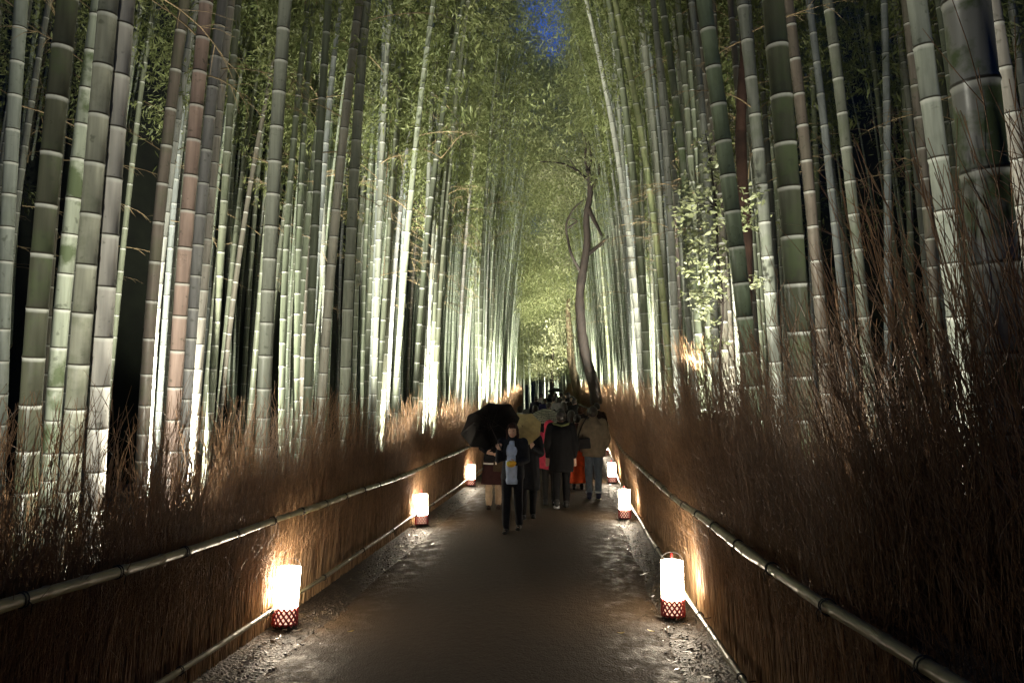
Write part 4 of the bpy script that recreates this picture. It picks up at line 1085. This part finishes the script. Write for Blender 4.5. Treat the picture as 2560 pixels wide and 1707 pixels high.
def umbrella(label, grip, axis, R_=.48, shaft=.78, c=(.012, .012, .013), drop=.20, pat=None, mat=None, n=8, spin=0.0):
    """grip: world point of the handle; axis: direction of the shaft to the canopy top"""
    root = empty('umbrella', grip); root.rotation_mode = 'QUATERNION'; root.rotation_quaternion = Vector((0, 0, 1)).rotation_difference(Vector(axis).normalized())
    tag(root, label, 'umbrella', 'open umbrellas in the crowd')
    m = mat or cloth(c, .45, 'umbrella_cloth')
    V = []; Fc = []; rings = 7; sub = 6; tot = n * sub
    V.append((0, 0, shaft))
    for j in range(1, rings + 1):
        t = j / rings
        for i in range(tot):
            a = 2 * math.pi * i / tot + spin; f = (i % sub) / sub; sag = math.sin(math.pi * f)
            r = R_ * t * (1 - .085 * sag * t)
            zz = shaft - drop * R_ / .48 * (t ** 2.1) * 1.15 - .012 * sag * t - .0
            V.append((r * math.cos(a), r * math.sin(a), zz))
    for i in range(tot): Fc.append((0, 1 + i, 1 + (i + 1) % tot, 1 + (i + 1) % tot))
    me = bpy.data.meshes.new('canopy'); F2 = [(0, 1 + i, 1 + (i + 1) % tot) for i in range(tot)]
    for j in range(rings - 1):
        for i in range(tot):
            q = (i + 1) % tot; F2.append((1 + j * tot + i, 1 + (j + 1) * tot + i, 1 + (j + 1) * tot + q, 1 + j * tot + q))
    me.from_pydata(V, [], F2); me.polygons.foreach_set('use_smooth', [True] * len(me.polygons))
    link('canopy', me, m, root)
    mb = MB(); mb.tube([(0, 0, -.05), (0, 0, shaft + .04)], .0045, 8); mb.build('shaft', M_WIRE, root)
    mb = MB(); mb.tube([(0, 0, .06), (0, 0, -.05), (0, .012, -.075), (0, .035, -.085), (0, .055, -.07)], .010, 8); mb.build('handle', M_CORD, root)
    for i in range(n):
        a = 2 * math.pi * i / n + spin; mb = MB(); pts = []
        for t in np.linspace(0.02, 1.02, 8): pts.append((R_ * t * math.cos(a), R_ * t * math.sin(a), shaft - drop * R_ / .48 * (t ** 2.1) * 1.15 - .006))
        mb.tube(pts, .0022, 4); mb.tube([(.008 * math.cos(a), .008 * math.sin(a), shaft - .22), (R_ * .5 * math.cos(a), R_ * .5 * math.sin(a), shaft - .05)], .0018, 4)
        mb.build('rib', M_WIRE, root)
    return root

# woman facing the camera
wl = ground_at(1282, 1331)
W = person('woman in open dark jacket over pale blue shirt walking toward the camera', wl, 1.53, rz=-.08, top=(.014, .016, .022), bottom=(.012, .013, .017), stride=.10,
           arms=dict(el_l=(-.215, -.06, 1.10), wr_l=(-.185, -.17, 1.25), hd_l=(.1, -.15, 1), curl_l=1.25, el_r=(.215, .0, 1.10), wr_r=(.085, -.21, 1.06), hd_r=(-.9, -.35, .1), curl_r=1.0),
           hair='long', vox=.010, hvox=.006, lift=.03, haircol=(.03, .014, .011))
mb = MB(); mb.oval([(.74, 0, -.095, .088, .058), (.82, 0, -.10, .094, .064), (1.05, 0, -.098, .094, .064), (1.25, 0, -.10, .090, .064), (1.34, 0, -.082, .066, .048), (1.40, 0, -.045, .045, .035)], 20)
mb.remesh('shirt', cloth((.42, .52, .72), .7, 'shirt'), W, vox=.009, sm=2, folds=.007)
for s in (-1, 1):
    mb = MB(); mb.ring_loft([[Vector((s * (.052 + q), -.105 - (1.40 - z) * .16, z)), Vector((s * (.085 + q), -.075 - (1.40 - z) * .16, z)), Vector((s * (.082 + q), -.060 - (1.40 - z) * .16, z)), Vector((s * (.050 + q), -.090 - (1.40 - z) * .16, z))] for z, q in ((1.40, -.012), (1.30, 0), (1.20, .012), (1.10, .02))]); mb.build('lapel', cloth((.014, .016, .022)), W)
# yellow thing held at her waist
gr = in_person(W, (.02, -.27, 1.055))
o = empty('pouch', gr); mb = MB(); mb.ell((0, 0, 0), (.062, .035, .045), 16); mb.ell((.03, .004, .012), (.045, .03, .032), 14); mb.remesh('bag', cloth((.75, .42, .05), .6, 'yellow_cloth'), o, vox=.006, sm=2, folds=.006, fs=25)
mb = MB(); mb.ell((-.035, -.02, .006), (.030, .022, .034), 12); mb.build('flap', cloth((.80, .66, .10), .6, 'yellow_cloth'), o)
tag(o, 'small yellow-orange pouch in the hand of the woman facing the camera', 'pouch')
g = in_person(W, (-.175, -.185, 1.33))
umbrella('large black umbrella tilted back over the shoulder of the woman in pale blue shirt', g, (-.30, .52, .50), .45, .60, (.012, .012, .013), .17, spin=.2)
# person with furry boots beside her
B = person('person in maroon skirt and furry beige boots, face hidden by the black umbrella', ground_at(1234, 1272), 1.60, rz=.1, top=(.013, .013, .015), bottom=(.035, .014, .014), kind='skirt',
           stride=.05, leg_c=(.36, .27, .19), shoe=(.03, .02, .016), hair='long', hem=.84, vox=.012, arms=dict(el_l=(-.22, -.03, 1.09), wr_l=(-.13, -.20, 1.02), hd_l=(.7, -.6, -.1), el_r=(.22, -.03, 1.09), wr_r=(.14, -.2, 1.0), hd_r=(-.7, -.6, -.1)))
mb = MB(); mb.oval([(.800, -.0, 0, .193, .152), (.828, 0, 0, .193, .152)], 24); mb.build('white_hem', cloth((.55, .50, .48), .8, 'white_cloth'), B)
mb = MB(); o = empty('tote_bag', in_person(B, (.10, -.27, .78))); mb.box((0, 0, 0), (.20, .07, .17)); mb.remesh('bag', cloth((.05, .035, .02), .7, 'bag_cloth'), o, vox=.008, sm=3, folds=.006, fs=15)
mb = MB(); mb.tube([(-.07, 0, .08), (-.06, 0, .16), (0, .03, .21), (.06, 0, .16), (.07, 0, .08)], .006, 6); mb.build('strap', M_CORD, o)
mb = MB(); mb.oval([(.03, -.05, -.045, .012, .004), (.08, -.05, -.045, .012, .004)], 8); mb.build('charm', cloth((.6, .5, .4), .6, 'charm'), o)
tag(o, 'small dark bag held in front of the person in furry beige boots', 'bag')
# dark quilted coat person right of the woman
Q = person('person in long shiny black quilted coat close behind the woman in pale blue shirt', stand_at(1320, 11.0), 1.52, rz=.10, top=(.010, .011, .014), bottom=(.010, .010, .012), hem=.50, bulk=1.18, stride=.06, hair='bob', vox=.013, arms=dict(el_r=(.22, -.05, 1.12), wr_r=(.06, -.22, 1.22), hd_r=(-.2, -.2, 1), curl_r=1.2))
# patterned bright patches on the quilted coat
_c = at(1306, 1066, 10.35); _ax = Vector((-.12, -.80, .42)).normalized()
umbrella('small pale yellow umbrella tipped forward between the black umbrella and the pink raincoat', _c - _ax * .52, _ax, .285, .52, (.52, .40, .17), .12, spin=.25)
# pink raincoat
person('person in pink hooded raincoat half hidden behind the man in black', stand_at(1373, 12.4), 1.50, rz=math.pi, top=(.75, .08, .14), bottom=(.02, .02, .02), hood=(.75, .08, .14), hem=.72, vox=.016, bulk=1.15)
# man in black from behind
K = person('man in wide black coat and trousers seen from behind, white-striped sneakers', ground_at(1404, 1272), 1.70, rz=math.pi + .05, top=(.008, .008, .009), bottom=(.009, .009, .010), hem=.62, bulk=1.18, stride=.10, lift=.05, vox=.012, shoe=(.03, .03, .03), sole=(.55, .55, .55))
for ch in list(K.children):
    if ch.name.startswith('shoe'):
        bb = [Vector(c) for c in ch.bound_box]; mx_ = sum(bb, Vector()) / 8; x = mx_.x; y0 = min(b.y for b in bb)
        for q in range(3):
            m2 = MB(); yy = y0 + .06 + .045 * q; zt = max(b.z for b in bb)
            m2.tube([(x + .045, yy, zt - .10), (x + .030, yy + .015, zt - .065), (x, yy + .022, zt - .05), (x - .030, yy + .015, zt - .065), (x - .045, yy, zt - .10)], .009, 6); m2.build('stripe', cloth((.55, .52, .55), .6, 'white_stripe'), ch)
mb = MB(); mb.tube([(-.15, -.02, 1.44), (-.10, .10, 1.43), (0, .14, 1.40), (.10, .10, 1.43), (.15, -.02, 1.44)], .022, 10); mb.remesh('scarf', cloth((.10, .11, .05), .8, 'scarf'), K, vox=.010, sm=2, folds=.006)
# man in beige jacket from behind
J = person('man in beige jacket and blue jeans seen from behind beside the right fence', ground_at(1485, 1248), 1.76, rz=math.pi + .04, top=(.165, .135, .095), bottom=(.085, .11, .14), hem=.76, bulk=1.16, stride=.02, vox=.012, shoe=(.015, .015, .03), sole=(.5, .5, .25),
           arms=dict(el_l=(-.25, .02, 1.10), wr_l=(-.23, -.08, .90), el_r=(.25, .0, 1.11), wr_r=(.20, -.16, .98)))
for s in (-1, 1):
    mb = MB(); mb.oval([(.115, s * .085, -s * .0 + .0, .064, .064), (.145, s * .085, 0, .066, .066)], 18); mb.build('cuff', cloth((.32, .34, .36), .8, 'denim_cuff'), J)
o = empty('shoulder_bag', in_person(J, (.19, .14, 1.0))); o.rotation_euler = (0, .08, J.rotation_euler.z)
mb = MB(); mb.box((0, 0, 0), (.27, .10, .20)); mb.remesh('bag', cloth((.012, .011, .012), .5, 'leather'), o, vox=.008, sm=4, folds=.006, fs=12)
mb = MB(); mb.tube([(.10, -.03, .09), (.06, -.06, .2), (-.02, -.02, .36), (-.10, -.12, .47), (-.14, -.22, .46)], .012, 8); mb.build('strap', cloth((.012, .011, .012), .5, 'leather'), o)
tag(o, 'black shoulder bag hanging on the left hip of the man in beige jacket', 'bag')
# red-orange robe
person('person in long red-orange robe between the man in black and the man in beige', stand_at(1443, 14.6), 1.58, rz=math.pi, top=(.05, .02, .02), bottom=(.85, .11, .03), kind='long', hem=.86, hair='bun', vox=.018)
# patterned umbrella and its holder
def pattern_mat():
    m, nt, p = newmat('patterned_umbrella'); tc = N(nt, 'ShaderNodeTexCoord')
    wv = N(nt, 'ShaderNodeTexWave'); wv.inputs['Scale'].default_value = 9; wv.inputs['Distortion'].default_value = 6; wv.inputs['Detail'].default_value = 3; wv.inputs['Detail Scale'].default_value = 5; wv.bands_direction = 'Z'
    nt.links.new(tc.outputs['Object'], wv.inputs[0]); r = ramp(nt, wv.outputs[0], [(.35, (.10, .095, .07)), (.55, (.40, .38, .29))])
    nt.links.new(r.outputs[0], p.inputs['Base Color']); p.inputs['Roughness'].default_value = .5; return m
U = person('person under the grey patterned umbrella, head and shoulders in black', stand_at(1352, 16.2), 1.56, rz=math.pi, vox=.018, hair='bob')
umbrella('pale grey umbrella printed with dark wavy lines above the crowd', in_person(U, (-.12, -.25, 1.12)), (.05, -.22, 1), .46, .62, mat=pattern_mat(), drop=.22)
D2 = [ (1318, 15.4, 1.54, 'short', (.01, .01, .012), 'dark-haired person right behind the top of the black umbrella'),
 (1300, 19.0, 1.62, 'short', (.012, .012, .015), 'person at the left fence beyond the black umbrella, white collar'),
 (1402, 16.6, 1.66, 'short', (.010, .010, .011), 'person in black just ahead of the man in black coat'),
 (1452, 17.0, 1.70, 'short', (.014, .010, .010), 'brown-haired person in black left of the far hedge tip'),
 (1428, 15.6, 1.64, 'long', (.009, .009, .011), 'long-haired person in black between the two foreground men'),
 (1476, 16.2, 1.68, 'short', (.010, .011, .014), 'person in navy directly ahead of the man in beige'),
 (1492, 18.5, 1.72, 'short', (.02, .012, .01), 'tall person beyond the man in beige, close to the right fence'),
 (1338, 20.5, 1.58, 'bob', (.012, .014, .03), 'person in dark blue beyond the patterned umbrella, left side'),
 (1372, 21.5, 1.62, 'short', (.012, .012, .012), 'person in black beyond the patterned umbrella, right side'),
 (1410, 20.5, 1.66, 'long', (.012, .010, .012), 'long-haired person in the second rank of the crowd'),
 (1436, 22.5, 1.70, 'short', (.010, .010, .010), 'dark figure in the second rank right of the long-haired one')]
for (px, d, h, hr, c, lab) in D2:
    P_ = person(lab, stand_at(px, d), h, rz=math.pi + random.uniform(-.25, .25), top=c, hair=hr, vox=.020, stride=random.uniform(.02, .12), haircol=(.05, .025, .015) if 'brown-haired' in lab else None)
    if 'white collar' in lab:
        mb = MB(); mb.tube([(.075 * math.cos(a), .085 * math.sin(a) + .01, 1.46) for a in np.linspace(0, 6.2, 13)], .018, 8, False); mb.build('collar', cloth((.45, .45, .45), .8, 'white_cloth'), P_)
FAR = [(1340, 27, (.012, .012, .02), 'far figure in dark blue at the left end of the distant crowd'), (1352, 30, (.30, .28, .27), 'far figure in pale grey near the left end of the distant crowd'),
 (1362, 26, (.03, .03, .09), 'far figure in blue jacket in the distant crowd'), (1374, 33, (.012, .012, .014), 'far figure in black right below the distant umbrella, left of its holder'),
 (1384, 28, (.34, .30, .24), 'far figure in cream coat below the distant umbrella'), (1389, 36, (.015, .012, .012), 'far figure holding the distant black umbrella'),
 (1396, 25.5, (.38, .38, .38), 'far figure in whitish jacket right of the cream coat'), (1403, 31, (.014, .014, .014), 'far figure in black right of the distant umbrella'),
 (1409, 27.5, (.40, .38, .42), 'far figure in light lilac-grey coat right of centre in the distant crowd'), (1416, 34, (.012, .012, .014), 'far dark figure behind the lilac-grey coat'),
 (1421, 29, (.010, .010, .012), 'tallest far dark figure at the right end of the distant crowd'), (1430, 26.5, (.02, .015, .014), 'far dark brown figure beside the tan trunk')]
for (px, d, c, lab) in FAR:
    fg = person(lab, stand_at(px, d), 1.74 if 'tallest' in lab else random.uniform(1.56, 1.68), rz=math.pi + random.uniform(-.3, .3) if random.random() < .6 else random.uniform(-.3, .3), top=c, vox=.028, stride=random.uniform(.02, .12), hair=random.choice(['short', 'bob', 'long']), group='people in the distant crowd')
    if 'holding' in lab: umbrella('small black umbrella held above the distant crowd', in_person(fg, (.05, -.2, 1.15)), (0, 0, 1), .42, .78, (.012, .012, .013), .2)
